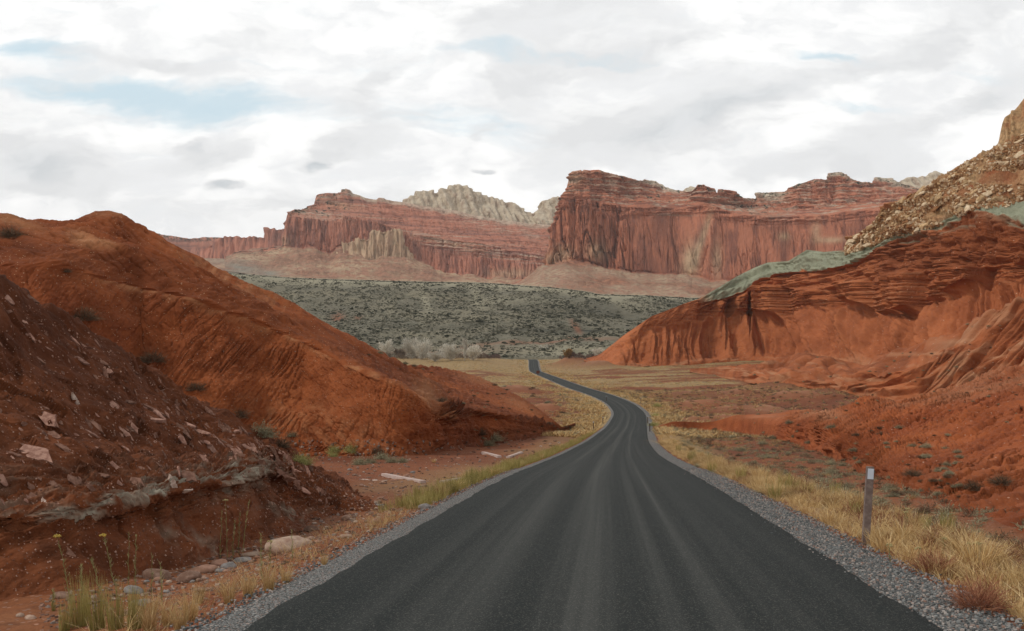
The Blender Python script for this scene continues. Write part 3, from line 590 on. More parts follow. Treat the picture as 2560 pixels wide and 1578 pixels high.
    tw = sstep(5.95, 6.05, T)*sstep(990, 1003, u)*(T < 7.2); d = d+tw*(1.8*np.tanh(3*pn(q/2.6, T*.3, 145))+1.2*fbm(q/5, T*3, 3, 146))*(1-.8*(T > 6.9))
    d = d+(T < 5)*(.9*fbm(s/5, t/5, 4, 153))
    shp = sstep(1.0, 0.2, (v-np.interp(u, [k[0] for k in rid], [k[1] for k in rid]))/3.0)
    P = P+n*(d*(1-.8*shp))[..., None]
    z = P[..., 2]
    Tn = T+.16*fbm(q/7, T*2, 3, 155); green = sstep(3.93, 4.03, Tn)*sstep(690, 712, u)*(1-rb)
    green = np.where(T > 5, sstep(690, 712, u)*(1-sstep(836, 850, u)), green)
    green += .8*sstep(3.5, 3.8, T)*sstep(-.05, .25, fbm(q/10, T*3, 3, 147)-.15)*bm*sstep(3.9, 3.7, T)
    green = green*(1-.6*blob(u, v, 930, 234, 20, 6)-.5*blob(u, v, 700, 302, 12, 6))
    green += .8*blob(u, v, 932, 222, 20, 4, -25)+.5*blob(u, v, 1010, 212, 24, 8)
    lines = np.clip(1-np.abs(((z*.42+1.2*fbm(q/70, T, 2, 148)) % 1)-.5)*9, 0, 1)
    pale = .55*lines*band*bm*sstep(-.1, .3, fbm(q/14, T*3, 2, 149))+.5*blob(u, v, 905, 232, 26, 4)+.5*sstep(.3, .0, T)*fan*sstep(0, .3, fbm(q/20, T*8, 3, 150))
    dark = .35*band*sstep(-.1, .4, fbm(q/200, P[..., 2]/1.3, 2, 151))
    dark += .45*up*sstep(840, 900, u)+.7*rbt*blob(u, v, 1000, 180, 34, 9, -14)
    rub = np.clip(rb*(.55+.9*fbm(q/14, T*2.5, 3, 157)+.25)*(1-.75*blob(u, v, 985, 188, 40, 7, -14)-.5*blob(u, v, 940, 218, 16, 5, -20)), 0, 1)
    grid('badland_hill', P, M_bad, {'pale': np.clip(pale, 0, 1), 'dark': np.clip(dark, 0, .9), 'green': np.clip(green, 0, 1), 'rub': rub, 'sl': sl_attr(q, T*40)})
badland_hill()

# ------------------------------------------------------------------ the sage slope and the sandstone cliffs
def sage_material():
    m, N, b, P = newmat('sage_slope')
    n1 = N.noise(P, .012, 5, .6); n2 = N.noise(P, .12, 4, .6); n3 = N.noise(P, .5, 3, .6)
    col = N.mix(N.ramp(n1, .35, .65), (.190, .168, .118), (.128, .118, .088))
    col = N.mix(N.ramp(n3, .45, .7, 0, .6), col, (.30, .27, .19)); col = N.mix(N.ramp(n2, .52, .62, 0, .5), col, (.085, .09, .065))
    col = N.mix(N.attr('pale'), col, (.34, .31, .22)); col = N.mix(N.attr('dark'), col, (.05, .05, .04)); col = N.mix(N.attr('red'), col, (.27, .105, .06))
    N.l.new(col, b.inputs['Base Color']); bump(N, b, N.math('ADD', n2, N.math('MULTIPLY', n3, .4)), .8, 2.0); return m
def sage_slope():
    base = [(-400, 358.5, 880), (300, 358.5, 880), (400, 359, 880), (520, 358.5, 880), (640, 357, 880), (1400, 356, 880)]
    b2 = [(-400, 345, 1010), (300, 346, 1010), (480, 345, 1000), (640, 341, 990), (1400, 336, 990)]
    lb = [(-400, 332, 1090), (300, 332, 1090), (378, 331.5, 1090), (413, 325, 1120), (480, 324.5, 1120), (520, 325, 1120), (560, 327, 1110), (600, 331, 1090), (1400, 331, 1090)]
    lt = [(k[0], k[1]-1.5, k[2]+4) for k in lb]
    m = [(-400, 303, 1300), (300, 304, 1300), (417, 306, 1300), (520, 308, 1290), (600, 315, 1260), (700, 322, 1250), (1400, 320, 1250)]
    rim = [(-400, 272, 1560), (225, 274, 1540), (260, 276.5, 1530), (292, 279, 1530), (350, 281, 1520), (417, 282.8, 1520), (480, 283.8, 1500), (515, 286, 1480), (550, 288.6, 1470), (584, 292.3, 1450), (600, 295.6, 1440), (641, 296.5, 1430), (688, 299, 1420), (1400, 300, 1400)]
    far = [(k[0], k[1]-1.6, k[2]+420) for k in rim]
    P, T, uc = loft([base, b2, lb, lt, m, rim, far], [30, 40, 4, 70, 90, 50], -400, 1400, 1.2, back=[(900, 5)], st=1.5, su=12, sv=1, cot=[.5, .5, .1, .5, .5, .5])
    u, v = uv_of(P); n = normals(P); n *= np.sign(n[..., 2:3].mean())
    x, y = P[..., 0], P[..., 1]
    body = (T > .3)*(T < 5.0)
    d = body*(6*fbm(x/120, y/160, 4, 161)+1.5*fbm(x/26, y/40, 3, 162)+.7*fbm(x/8, y/8, 3, 163)); d = d*np.where(T > 4.5, 1-sstep(4.5, 5, T)*.75, 1)
    P = P+n*d[..., None]; P[0, :, 2] -= 6
    pale = .75*sstep(4.6, 5.0, T)*(T < 6)+.5*blob(u, v, 520, 299, 70, 3, 3)*(u > 470)+.7*blob(u, v, 425, 300, 4, 12, -25)+.6*blob(u, v, 478, 297, 5, 14, -28)+.4*blob(u, v, 625, 303, 40, 2, 12)+.35*blob(u, v, 390, 303, 5, 10, -10)
    pale += .5*blob(u, v, 560, 352, 60, 4)
    dark = .9*np.exp(-((T-2.3)/.5)**2)*sstep(370, 385, u)*(1-sstep(600, 620, u))*(.4+fbm(x/30, y/30, 2, 166)*1.3) + .55*blob(u, v, 600, 310, 60, 9, 5)
    red = .8*blob(u, v, 338, 315, 6, 4)+.5*blob(u, v, 358, 316, 4, 3)+.7*blob(u, v, 576, 327, 7, 2, 35)+.6*blob(u, v, 571, 338, 4, 2, 40)+.55*blob(u, v, 540, 344, 90, 1.6, -1.5)*(u > 440)+.45*blob(u, v, 430, 351, 60, 3)
    globals()['SAGE'] = (P[:int(len(P)*.86)], T)
    grid('sage_slope', P, sage_material(), {'pale': np.clip(pale, 0, 1), 'dark': np.clip(dark, 0, 1), 'red': np.clip(red, 0, 1)})
sage_slope()

ZERO = lambda u: np.zeros_like(u)
M_cliff = cliffmat('red_sandstone', (.50, .190, .112), (.27, .105, .073), (.60, .41, .26), 2.4, talus=(.42, .19, .115))
M_cliff_far = cliffmat('far_sandstone', (.50, .205, .136), (.29, .125, .095), (.60, .43, .28), 3.4, talus=(.40, .205, .135))
M_dome = cliffmat('pale_sandstone', (.55, .44, .32), (.33, .24, .17), (.60, .50, .38), 3.6, white=(.62, .53, .40))
def cliff_attrs(u, tan=None, strata=None, talus=None, green=None, white=None, veg=None):
    z = ZERO(u); f = lambda a: np.clip(z if a is None else a, 0, 1)
    return {'tan': f(tan), 'strata': f(strata), 'talus': f(talus), 'green': f(green), 'white': f(white), 'veg': f(veg)}

def jag(row, amp, sc, seed):                       # debris cones lap irregularly up the wall
    us = np.arange(row[0][0], row[-1][0], 1.0); a = np.array(row, float); v = np.interp(us, a[:, 0], a[:, 1]); d = np.exp(np.interp(us, a[:, 0], np.log(a[:, 2])))
    return [(u_, v_-amp*(r_-.35), d_) for u_, v_, d_, r_ in zip(us, v, d, ridge(us/sc, us*0, 3, seed))]
def main_mesa():
    base = [(480, 296, 2150), (500, 291, 2150), (600, 300, 2150), (700, 306, 2100), (1400, 306, 2050)]
    foot = [(480, 292, 2560), (500, 288.5, 2560), (513.6, 284, 2590), (530, 275, 2600), (544.5, 265, 2610), (578, 264.8, 2600), (600, 267.5, 2590), (610, 272, 2580), (638, 275.7, 2570), (658, 279, 2560), (687, 276.4, 2550), (690, 279, 2550), (718, 284, 2530), (800, 284, 2500), (1400, 284, 2300)]
    wt = [(480, 291.8, 2566), (500, 288.3, 2566), (513.6, 283.8, 2596), (530, 274.8, 2606), (544, 264.7, 2622), (546, 257, 2630), (549, 244, 2632), (551, 230, 2634), (555, 219, 2630), (562, 206, 2625), (568, 200, 2620), (585, 200, 2615), (606, 204, 2610), (627, 207, 2600), (655, 207, 2595), (680, 208, 2590), (700, 205, 2580), (718, 207, 2570), (735, 213, 2560), (760, 216, 2550), (824, 215, 2530), (870, 209, 2510), (1400, 206, 2350)]
    b1 = [(480, 291.7, 2570), (500, 288.2, 2570), (513.6, 283.7, 2600), (530, 274.7, 2610), (544, 264.5, 2632), (546, 256.8, 2640), (549, 243.6, 2642), (551, 228.4, 2640), (555, 216, 2640), (562, 202, 2640), (566, 192, 2640), (570, 187, 2635), (585, 188, 2635), (606, 192, 2650), (627, 197, 2670), (655, 198, 2680), (680, 199, 2690), (697, 201, 2620), (715, 203, 2620), (735, 206, 2690), (760, 209, 2710), (790, 210, 2700), (824, 208, 2690), (870, 205, 2680), (1400, 200, 2500)]
    sil = [(480, 291.6, 2574), (500, 288.1, 2574), (513.6, 283.6, 2604), (530, 274.6, 2614), (544, 264.3, 2640), (546, 256.5, 2646), (549, 243, 2650), (551, 227, 2652), (555, 214.7, 2655), (562, 200.7, 2655), (566, 188, 2655), (568, 181, 2652), (569.6, 172.6, 2650), (573, 171.2, 2648), (581, 170, 2648), (582, 171.4, 2648), (584, 170.2, 2648), (599, 170, 2655), (610, 173, 2665), (625, 175.6, 2680), (637, 179.6, 2700), (642, 180, 2720), (643, 178.4, 2760), (650, 179.6, 2790), (656.7, 180.3, 2800), (660, 183, 2810), (666, 186.6, 2810),
           (676, 189.4, 2800), (687, 191, 2790), (692, 190.9, 2700), (695, 187, 2640), (697, 183.8, 2636), (704, 183.8, 2636), (715.6, 188, 2640), (717, 195, 2650), (717.6, 189, 2650), (732, 190, 2660), (743.6, 197.9, 2700), (756, 198.6, 2760), (757, 192, 2780), (785, 191.2, 2790), (788, 187, 2770), (790, 186.8, 2750), (800, 183, 2750), (810, 180, 2750), (827, 178.5, 2750), (828, 172.6, 2770), (840, 171.9, 2770), (847, 174, 2770), (850.4, 178.4, 2770), (862, 181.3, 2770), (873, 182.6, 2770), (874, 177, 2790), (893, 177.8, 2790), (896, 181.3, 2780), (923, 188.7, 2770), (960, 192, 2760), (1400, 190, 2600)]
    foot = [k for k in foot if k[0] < 545]+jag([k for k in foot if k[0] >= 544], 8, 44, 410)
    P, T, uc = loft([base, foot, wt, b1, sil], [60, 190, 60, 90], 480, 1150, .42, back=[(200, 10), (200, 160)], st=1.2, su=4, sv=.35, cot=[.5, .03, .3, .05])
    u, v = uv_of(P); n = normals(P); n *= -np.sign(n[..., 1:2].mean()); n[..., 2] *= .25; s = P[..., 0]; z = P[..., 2]
    ss = s+.25*P[..., 1]
    wall = sstep(.9, 1.02, T)*(1-sstep(1.95, 2.1, T)); upw = sstep(2.0, 2.2, T)*(1-sstep(3.9, 4.1, T)); tal = 1-sstep(.9, 1.02, T)
    butt = sstep(545, 552, u)*(1-sstep(612, 650, u))
    zz = z/90
    flute = 11*np.round(2.2*fbm(ss/38, zz*.30, 3, 171))/2.2+5*np.round(2*fbm(ss/14, zz*.7, 2, 172))/2+2.2*fbm(ss/6, zz*4, 3, 173)-7*chan(ss/34, zz*.5, .045, 170)-3.5*chan(ss/12, zz*1.1, .06, 169)
    big = 22*fbm(ss/150, zz*.25, 3, 174)
    d = wall*(big*.5+flute*(.6+1.1*butt)*sstep(-.2, .5, fbm(ss/60, zz, 2, 175)+.3+butt))
    led = 9*np.round(2.2*fbm(ss/170, z/11, 3, 176))/2.2+7*np.tanh(2*fbm(ss/32, z/30, 3, 177))+2.5*fbm(ss/8, z/5, 3, 167)
    d = d+upw*(led+flute*.45+big*.4)+wall*sstep(1.82, 1.95, T)*led
    # fallen-rock scar and its tan pillar
    d = d+wall*(10*blob(u, v, 694, 258, 10, 24)+7*blob(u, v, 711, 240, 3, 36, 6)+9*blob(u, v, 592, 256, 8, 10)+7*blob(u, v, 562, 262, 10, 12))
    d = d-upw*(14*blob(u, v, 828+6, 194, 3.2, 12, 12)+8*blob(u, v, 790, 200, 3, 8, 30))
    d = d+tal*(32*(ridge(ss/110, T*.5, 2, 178)-.4)*sstep(.1, .5, T)+4*fbm(ss/12, T*12, 3, 179)+3*fbm(ss/40, z/5, 3, 166))*sstep(0, .2, T)
    P = P+n*d[..., None]
    tan = 1.0*blob(u, v, 691, 262, 9, 18, 8)+.9*blob(u, v, 703, 236, 3.5, 26, 18)+.7*blob(u, v, 717, 258, 5, 18)+.75*blob(u, v, 562, 254, 12, 9)+.7*blob(u, v, 596, 252, 10, 9, -10)+.55*blob(u, v, 550, 260, 5, 6)+.5*blob(u, v, 575, 178, 8, 8)
    tan += .7*blob(u, v, 784, 236, 6, 4)+.8*blob(u, v, 832, 240, 16, 3)+.55*blob(u, v, 816, 232, 5, 12)
    strata = upw*.85*(1-.45*butt)+.5*wall*sstep(1.8, 1.95, T)*(1-butt)
    silv = np.interp(u, [k[0] for k in sil], [k[1] for k in sil]); top = sstep(4.5, 1.0, np.abs(v-silv-1))
    white = top*(.9*blob(u, v, 652, 182, 16, 9)+.9*blob(u, v, 672, 189, 12, 5)+1.0*blob(u, v, 838, 175, 13, 6)+.9*blob(u, v, 884, 180, 14, 5)+.8*blob(u, v, 770, 196, 18, 6))+.7*blob(u, v, 770, 197, 15, 4.5)+.55*upw*blob(u, v, 745, 208, 30, 4, 14)*(.5+fbm(ss/20, z/8, 3, 180))+.5*blob(u, v, 905, 186, 22, 3, 12)+.5*upw*sstep(.1, .4, fbm(ss/50, z/6, 3, 181))
    veg = .9*upw*sstep(.12, .3, fbm(ss/16, z/9, 3, 182))*(.35+blob(u, v, 755, 208, 25, 8)+.8*blob(u, v, 655, 200, 20, 8)+top*.8)+.8*top*(u > 735)*.6
    grid('main_mesa', P, M_cliff, cliff_attrs(u, tan, strata, tal, tal*.25, white, veg))
main_mesa()

def left_mesa():
    base = [(225, 271, 3250), (234, 272, 3250), (269, 277, 3250), (346, 280.6, 3250), (444, 282.7, 3250), (520, 287, 3200), (600, 290, 3200)]
    foot = [(225, 256, 3600), (240, 252, 3600), (265, 250, 3600), (284.6, 246.5, 3600), (304, 249.7, 3590), (329.5, 254, 3580), (341, 250, 3580), (414, 259.6, 3560), (437, 272, 3540), (458, 276, 3530), (480, 279, 3520), (514, 282, 3500), (545, 284, 3500), (600, 288, 3500)]
    wt = [(225, 255.8, 3608), (240, 251.8, 3608), (265, 249.7, 3608), (284, 246, 3615), (286, 230, 3620), (287.3, 215.5, 3620), (304, 217.5, 3610), (338, 221.5, 3605), (345, 216, 3615), (380, 223, 3605), (402, 231, 3600), (440, 238, 3590), (480, 243, 3580), (543, 256, 3560), (600, 262, 3550)]
    b1 = [(225, 255.6, 3612), (240, 251.6, 3612), (265, 249.5, 3612), (284, 245.8, 3625), (286, 228, 3635), (287.3, 213.5, 3640), (304, 213, 3700), (320, 213, 3700), (338, 211, 3720), (345, 209, 3700), (380, 213, 3700), (402, 219, 3700), (440, 226, 3700), (480, 230, 3700), (543, 240, 3680), (600, 245, 3650)]
    sil = [(225, 255.5, 3616), (240, 251.5, 3616), (265, 249.3, 3616), (283.6, 245.6, 3630), (285.6, 228.7, 3645), (286, 216, 3650), (288, 211.9, 3655), (291.7, 209.5, 3680), (294, 208.6, 3700), (301.5, 209.6, 3720), (310, 205, 3760), (314, 203.5, 3790), (316, 194.4, 3800), (320, 193.4, 3800), (326.7, 193, 3800), (340.7, 193, 3810), (343, 188.9, 3830), (346, 188, 3830), (348.5, 189.3, 3830), (352, 193, 3830), (366, 197, 3840), (376.5, 199.3, 3840), (378, 196.9, 3845), (384, 197.6, 3845), (386, 199.6, 3840), (402, 201.8, 3850), (430, 206.5, 3850), (455, 210, 3850), (480, 216, 3840), (505, 220, 3830), (536, 223.8, 3820), (552, 224.5, 3810), (600, 227, 3800)]
    foot = [k for k in foot if k[0] < 286]+jag([k for k in foot if k[0] >= 286], 7, 38, 420)
    P, T, uc = loft([base, foot, wt, b1, sil], [70, 130, 70, 80], 225, 600, .42, back=[(200, 10), (200, 150)], st=1.2, su=4, sv=.35, cot=[.5, .03, .3, .05])
    u, v = uv_of(P); n = normals(P); n *= -np.sign(n[..., 1:2].mean()); n[..., 2] *= .25; s = P[..., 0]; z = P[..., 2]; ss = s+.25*P[..., 1]
    wall = sstep(.9, 1.02, T)*(1-sstep(1.95, 2.1, T)); upw = sstep(2.0, 2.15, T)*(1-sstep(3.9, 4.1, T)); tal = 1-sstep(.9, 1.02, T); zz = z/110
    flute = 12*np.round(2.2*fbm(ss/46, zz*.30, 3, 191))/2.2+6*np.round(2*fbm(ss/18, zz*.7, 2, 192))/2+2.5*fbm(ss/8, zz*4, 3, 190)-8*chan(ss/44, zz*.5, .045, 189)-4*chan(ss/16, zz*1.1, .06, 188); big = 26*fbm(ss/200, zz*.25, 3, 193)
    dip = z+(s+700)*.10                            # beds dip to the right
    led = 11*np.round(2.2*fbm(ss/220, dip/13, 3, 194))/2.2+7*np.tanh(2*fbm(ss/46, dip/40, 3, 195))+3*fbm(ss/11, dip/7, 3, 187)
    mid = wall*sstep(1.45, 1.8, T)*sstep(400, 440, u)
    d = wall*(big*.5+flute)*(1-mid*.5)+mid*led*.8+upw*(led+flute*.35+big*.4)+12*wall*blob(u, v, 300, 235, 16, 30)
    # talus aprons with a low bench
    d = d+tal*(38*(ridge(ss/150, T*.5, 2, 196)-.4)*sstep(.1, .5, T)+5*fbm(ss/16, T*12, 3, 197)+7*np.tanh(2*fbm(ss/300, z/14, 2, 186)))*sstep(0, .2, T)-upw*18*blob(u, v, 444, 213, 5, 3)
    P = P+n*d[..., None]
    strata = upw*.9+mid*.9
    silv = np.interp(u, [k[0] for k in sil], [k[1] for k in sil]); top = sstep(5, 1.0, np.abs(v-silv-1))
    white = .9*blob(u, v, 316, 214, 26, 4.5, 8)*(.5+.9*fbm(ss/25, z/8, 3, 198))+top*(.8*blob(u, v, 352, 193, 12, 6)+.7*(u > 360))+.5*blob(u, v, 500, 228, 50, 5, 14)*sstep(-.1, .2, fbm(ss/60, z/7, 3, 199))+.5*mid*sstep(0, .3, fbm(ss/90, dip/8, 3, 200))
    tan = .8*blob(u, v, 450, 243, 40, 3, 12)*(.4+fbm(ss/30, dip/8, 2, 201))+.6*blob(u, v, 510, 274, 24, 5)+.35*blob(u, v, 340, 205, 20, 4, 12)+.5*blob(u, v, 284, 242, 6, 6)
    veg = .9*upw*sstep(.15, .32, fbm(ss/20, z/10, 3, 202))*(.35+blob(u, v, 325, 208, 30, 8)+blob(u, v, 300, 210, 14, 4))+top*.6*(u < 345)
    talg = tal*(blob(u, v, 240, 268, 20, 6)+.8*blob(u, v, 268, 274, 14, 4))
    grid('left_mesa', P, M_cliff_far, cliff_attrs(u, tan+.55*tal*blob(u, v, 390, 266, 60, 10), strata, tal*(T < .98), talg, white, veg))
left_mesa()

def simple_cliff(name, sil, botv, d0, u0, u1, mat, amp=8, sc=30, slope=.05, seed=300, white=0, spike=0, tan=0, vegk=0, kd=60, domes=False, strata=0):
    rows = [[(k[0], botv(k[0]), d0) for k in sil], [(k[0], k[1], d0+kd) for k in sil]]
    P, T, uc = loft(rows, [90], u0, u1, .42, back=[(150, 10), (200, 150)], st=1.0, su=4, sv=.35, cot=slope)
    u, v = uv_of(P); n = normals(P); n *= -np.sign(n[..., 1:2].mean()); n[..., 2] *= .3; ss = P[..., 0]+.25*P[..., 1]; z = P[..., 2]
    if domes: d = amp*fbm(ss/sc, z/(sc*1.2), 4, seed)+amp*.8*np.tanh(3*pn(ss/(sc*.5)+z/(sc*3), z/(sc*2), seed+1))
    else: d = amp*np.tanh(2.2*fbm(ss/sc, z/(sc*6), 2, seed))+amp*.5*np.tanh(2.5*pn(ss/(sc*.35), z/(sc*2), seed+1))
    d = d*(T < 1.5); P = P+n*d[..., None]
    if spike: P[..., 2] += spike*np.abs(pn(ss/9, ss*0, seed+2))*np.clip(T, 0, 1)-spike*.35*np.clip(T, 0, 1)
    silv = np.interp(u, [k[0] for k in sil], [k[1] for k in sil]); top = sstep(5, 1.0, np.abs(v-silv-1))
    veg = vegk*(sstep(.1, .3, fbm(ss/18, z/10, 3, seed+4))*sstep(.5, .1, T) + (top if not domes else 0)*.9)
    grid(name, P, mat, cliff_attrs(u, tan+ZERO(u), strata*sstep(.55, .7, T), None, None, white+ZERO(u), veg))
far_sil = [(-300, 232), (60, 232), (145.8, 231.8), (161, 234), (175, 236.4), (189, 237.8), (205, 237.2), (218, 237), (221, 236.8), (240, 238), (320, 238)]
simple_cliff('far_rim', far_sil, lambda u: 264, 5600, -300, 320, M_cliff_far, 9, 60, .15, 300, vegk=.9, strata=.9)
mid_sil = [(196, 262), (200, 252), (208, 245), (217, 239), (221.5, 236.6), (224, 236.2), (231, 235.4), (240, 236.6), (252, 236.9), (256, 235.2), (258, 236.3), (263, 237.6), (264.7, 227.3), (268, 227.2), (270.6, 228.4), (277, 228.8), (285, 228.2), (310, 228)]
simple_cliff('fluted_wall', mid_sil, lambda u: np.interp(u, [196, 228, 251, 265, 310], [262.5, 261, 249.5, 250, 248]), 4500, 196, 310, M_cliff_far, 14, 34, .05, 310)
def mid_talus():
    top = [(150, 262, 4480), (196, 259, 4480), (228, 260, 4480), (251, 248.5, 4470), (265, 249, 4460), (290, 245, 4400)]
    bot = [(150, 270, 3900), (225, 272, 3800), (290, 282, 3500)]
    P, T, uc = loft([bot, top], [70], 150, 290, .8, st=1, cot=.5, back=[(100, 30)]); u, v = uv_of(P)
    P[..., 2] += 14*(ridge(P[..., 0]/130, T, 2, 320)-.4)*np.clip(T*3, 0, 1)*(T < 1)
    grid('talus_apron', P, M_cliff_far, cliff_attrs(u, None, None, 1+ZERO(u), sstep(268, 273, v)*.8+.4*blob(u, v, 225, 262, 20, 3), None, None))
mid_talus()
dome_sil = [(396, 208), (403.8, 202), (407, 199), (410.8, 195), (414, 193.6), (422, 189.6), (427.7, 189.2), (431, 190), (434.7, 191.8), (440, 191.6), (443, 188.7), (448, 187), (454.3, 184.2), (461, 184.6), (468.3, 184.5), (472.5, 187.3), (476, 190.8), (480, 194), (487, 196), (495.4, 197.2), (503, 199.6), (510.9, 202.8), (518, 206), (524.9, 209.2), (530.5, 213), (535.5, 213), (537.5, 206.3), (540.3, 202), (547.3, 198.8), (554, 197.6), (560, 196.7), (575, 196), (600, 196)]
simple_cliff('white_domes', dome_sil, lambda u: 232, 4300, 396, 600, M_dome, 20, 40, .5, 330, white=.8, vegk=.9, kd=150, domes=True)
dome2 = [(660, 196), (684, 191), (686.5, 186.6), (690, 185.6), (696, 186), (702, 188.5), (720, 196)]
simple_cliff('white_knob', dome2, lambda u: 206, 4000, 660, 720, M_dome, 14, 30, .5, 340, white=.8, kd=120, domes=True)
dome3 = [(880, 190), (893, 183), (900, 180.5), (911, 177), (917, 176.8), (929, 175.4), (933, 172.6), (936, 170.6), (940, 173), (948, 174), (955, 176), (975, 186), (1150, 196)]
simple_cliff('pale_summit', dome3, lambda u: 205, 4300, 880, 1150, M_dome, 16, 40, .5, 350, white=.9, vegk=.5, kd=150, domes=True)
sp = [(338, 252), (341, 250), (342, 242), (348, 242), (355, 242.7), (357.6, 236.4), (364, 237.5), (368.8, 238.5), (370, 230), (376, 229), (381.4, 228.7), (386, 231), (390, 228.6), (392.6, 226.6), (396, 228), (399.6, 228.7), (402.4, 242), (407, 245), (409.5, 247), (413, 251), (414, 258), (418, 262)]
simple_cliff('tan_pinnacles', sp, lambda u: np.interp(u, [338, 341, 376, 404, 413, 418], [257, 256, 260, 264, 266, 269]), 3500, 338, 418, M_cliff_far, 9, 16, .05, 360, tan=.85, spike=17, kd=30)

# ------------------------------------------------------------------ tools for placing things on the finished terrain
bpy.context.view_layer.update(); DEPS = bpy.context.evaluated_depsgraph_get()
EYE = Vector((0, 0, CZ))
def hit(u, v, eye=EYE):
    ok, loc, nor, idx, ob, mt = scene.ray_cast(DEPS, eye, Vector(((u-CX)/F, 1, (HV-v)/F)).normalized(), distance=9000)
    return (loc, nor, ob.name) if ok else (None, None, '')
def down(x, y):
    ok, loc, nor, idx, ob, mt = scene.ray_cast(DEPS, Vector((x, y, 400)), Vector((0, 0, -1)), distance=900)
    return (loc, nor, ob.name) if ok else (Vector((x, y, float(gheight(x, y)))), Vector((0, 0, 1)), '')
rnd = random.Random(5); nr = np.random.RandomState(11)
def tag(o, label, cat, group=None, kind=None):
    if label: o['label'] = label
    if cat: o['category'] = cat
    if group: o['group'] = group
    if kind: o['kind'] = kind
    return o
def empty(name, loc=(0, 0, 0), rz=0):
    o = bpy.data.objects.new(name, None); scene.collection.objects.link(o); o.location = loc; o.rotation_euler = (0, 0, rz); o.empty_display_size = .2; return o
def copy_tree(o, parent=None):
    c = o.copy(); scene.collection.objects.link(c); c.parent = parent
    for ch in list(o.children): copy_tree(ch, c)
    return c
def inst(name, me, loc, rot=(0, 0, 0), sc=1, label=None, cat=None, group=None, M=None):
    o = bpy.data.objects.new(name, me); scene.collection.objects.link(o)
    if M is not None: o.matrix_world = M
    else: o.location = loc; o.rotation_euler = rot; o.scale = sc if isinstance(sc, tuple) else (sc,)*3
    return tag(o, label, cat, group)
def merge(name, protos, X, mats, attrs=('c',), kind='stuff', label=None, cat=None):
    """one mesh from many transformed copies; protos: list of (V, Q, c); X: list of (proto index, 3x3, offset)"""
    Vs, Qs, Cs = [], [], []; n = 0
    ks = np.array([x[0] for x in X]); AA = np.array([x[1] for x in X]); OO = np.array([x[2] for x in X])
    for k, (V, Q, c) in enumerate(protos):
        sel = ks == k; m = int(sel.sum())
        if not m: continue
        Vs.append((np.einsum('vj,mij->mvi', V, AA[sel])+OO[sel][:, None]).reshape(-1, 3)); Qs.append((Q[None]+(n+np.arange(m)*len(V))[:, None, None]).reshape(-1, 4)); Cs.append(np.tile(c, m)); n += m*len(V)
    me = mesh_np(name, np.concatenate(Vs), np.concatenate(Qs), False); add_attr(me, 'c', np.concatenate(Cs))
    o = link(name, me, mats); tag(o, label, cat, None, kind); return o
def rotz(a, s=(1, 1, 1)):
    c, q = math.cos(a), math.sin(a); return np.array([[c*s[0], -q*s[1], 0], [q*s[0], c*s[1], 0], [0, 0, s[2]]])

def fibre_mat(name, cols, rough=.85):
    m, N, b, P = newmat(name, rough, .1); c = N.attr('c'); r = N.n.new('ShaderNodeValToRGB'); N.l.new(c, r.inputs[0])
    r.color_ramp.elements[0].color = (*cols[0], 1); r.color_ramp.elements[1].color = (*cols[-1], 1)
    for i, q in enumerate(cols[1:-1]): e = r.color_ramp.elements.new((i+1)/(len(cols)-1)); e.color = (*q, 1)
    oi = N.n.new('ShaderNodeObjectInfo'); col = N.mix(1.0, r.outputs[0], N.combine(*[N.math('MULTIPLY_ADD', oi.outputs['Random'], .4, .8)]*3), 'MULTIPLY')
    N.l.new(col, b.inputs['Base Color']); return m
M_straw = fibre_mat('straw', [(.24, .125, .05), (.46, .29, .12), (.60, .43, .21), (.66, .53, .32)])
M_green = fibre_mat('green_grass', [(.17, .13, .04), (.27, .23, .07), (.40, .34, .12), (.54, .43, .20)])
M_brown = fibre_mat('brown_twigs', [(.055, .036, .024), (.12, .08, .05), (.21, .15, .10)])
M_sage = fibre_mat('sage_leaves', [(.10, .09, .05), (.24, .22, .14), (.38, .34, .22)])
M_rabbit = fibre_mat('rabbitbrush_leaves', [(.13, .13, .05), (.30, .30, .10), (.46, .42, .18)])
M_russet = fibre_mat('russet_stems', [(.10, .035, .022), (.26, .10, .06), (.40, .22, .12)])
M_bare = fibre_mat('bare_twigs', [(.42, .39, .32), (.60, .56, .48), (.76, .73, .66)])
M_gold = fibre_mat('golden_leaves', [(.22, .13, .05), (.38, .24, .10), (.48, .33, .16)])
M_thick = fibre_mat('dark_thicket', [(.045, .028, .028), (.10, .062, .055), (.17, .12, .10)])
M_under = fibre_mat('brown_understory', [(.09, .065, .05), (.17, .13, .10), (.26, .21, .16)])
M_flower = simple('yellow_flower', (.52, .36, .05), (.40, .30, .10), 60)
M_seed = simple('dry_seed_head', (.50, .42, .22), (.30, .24, .10), 60)

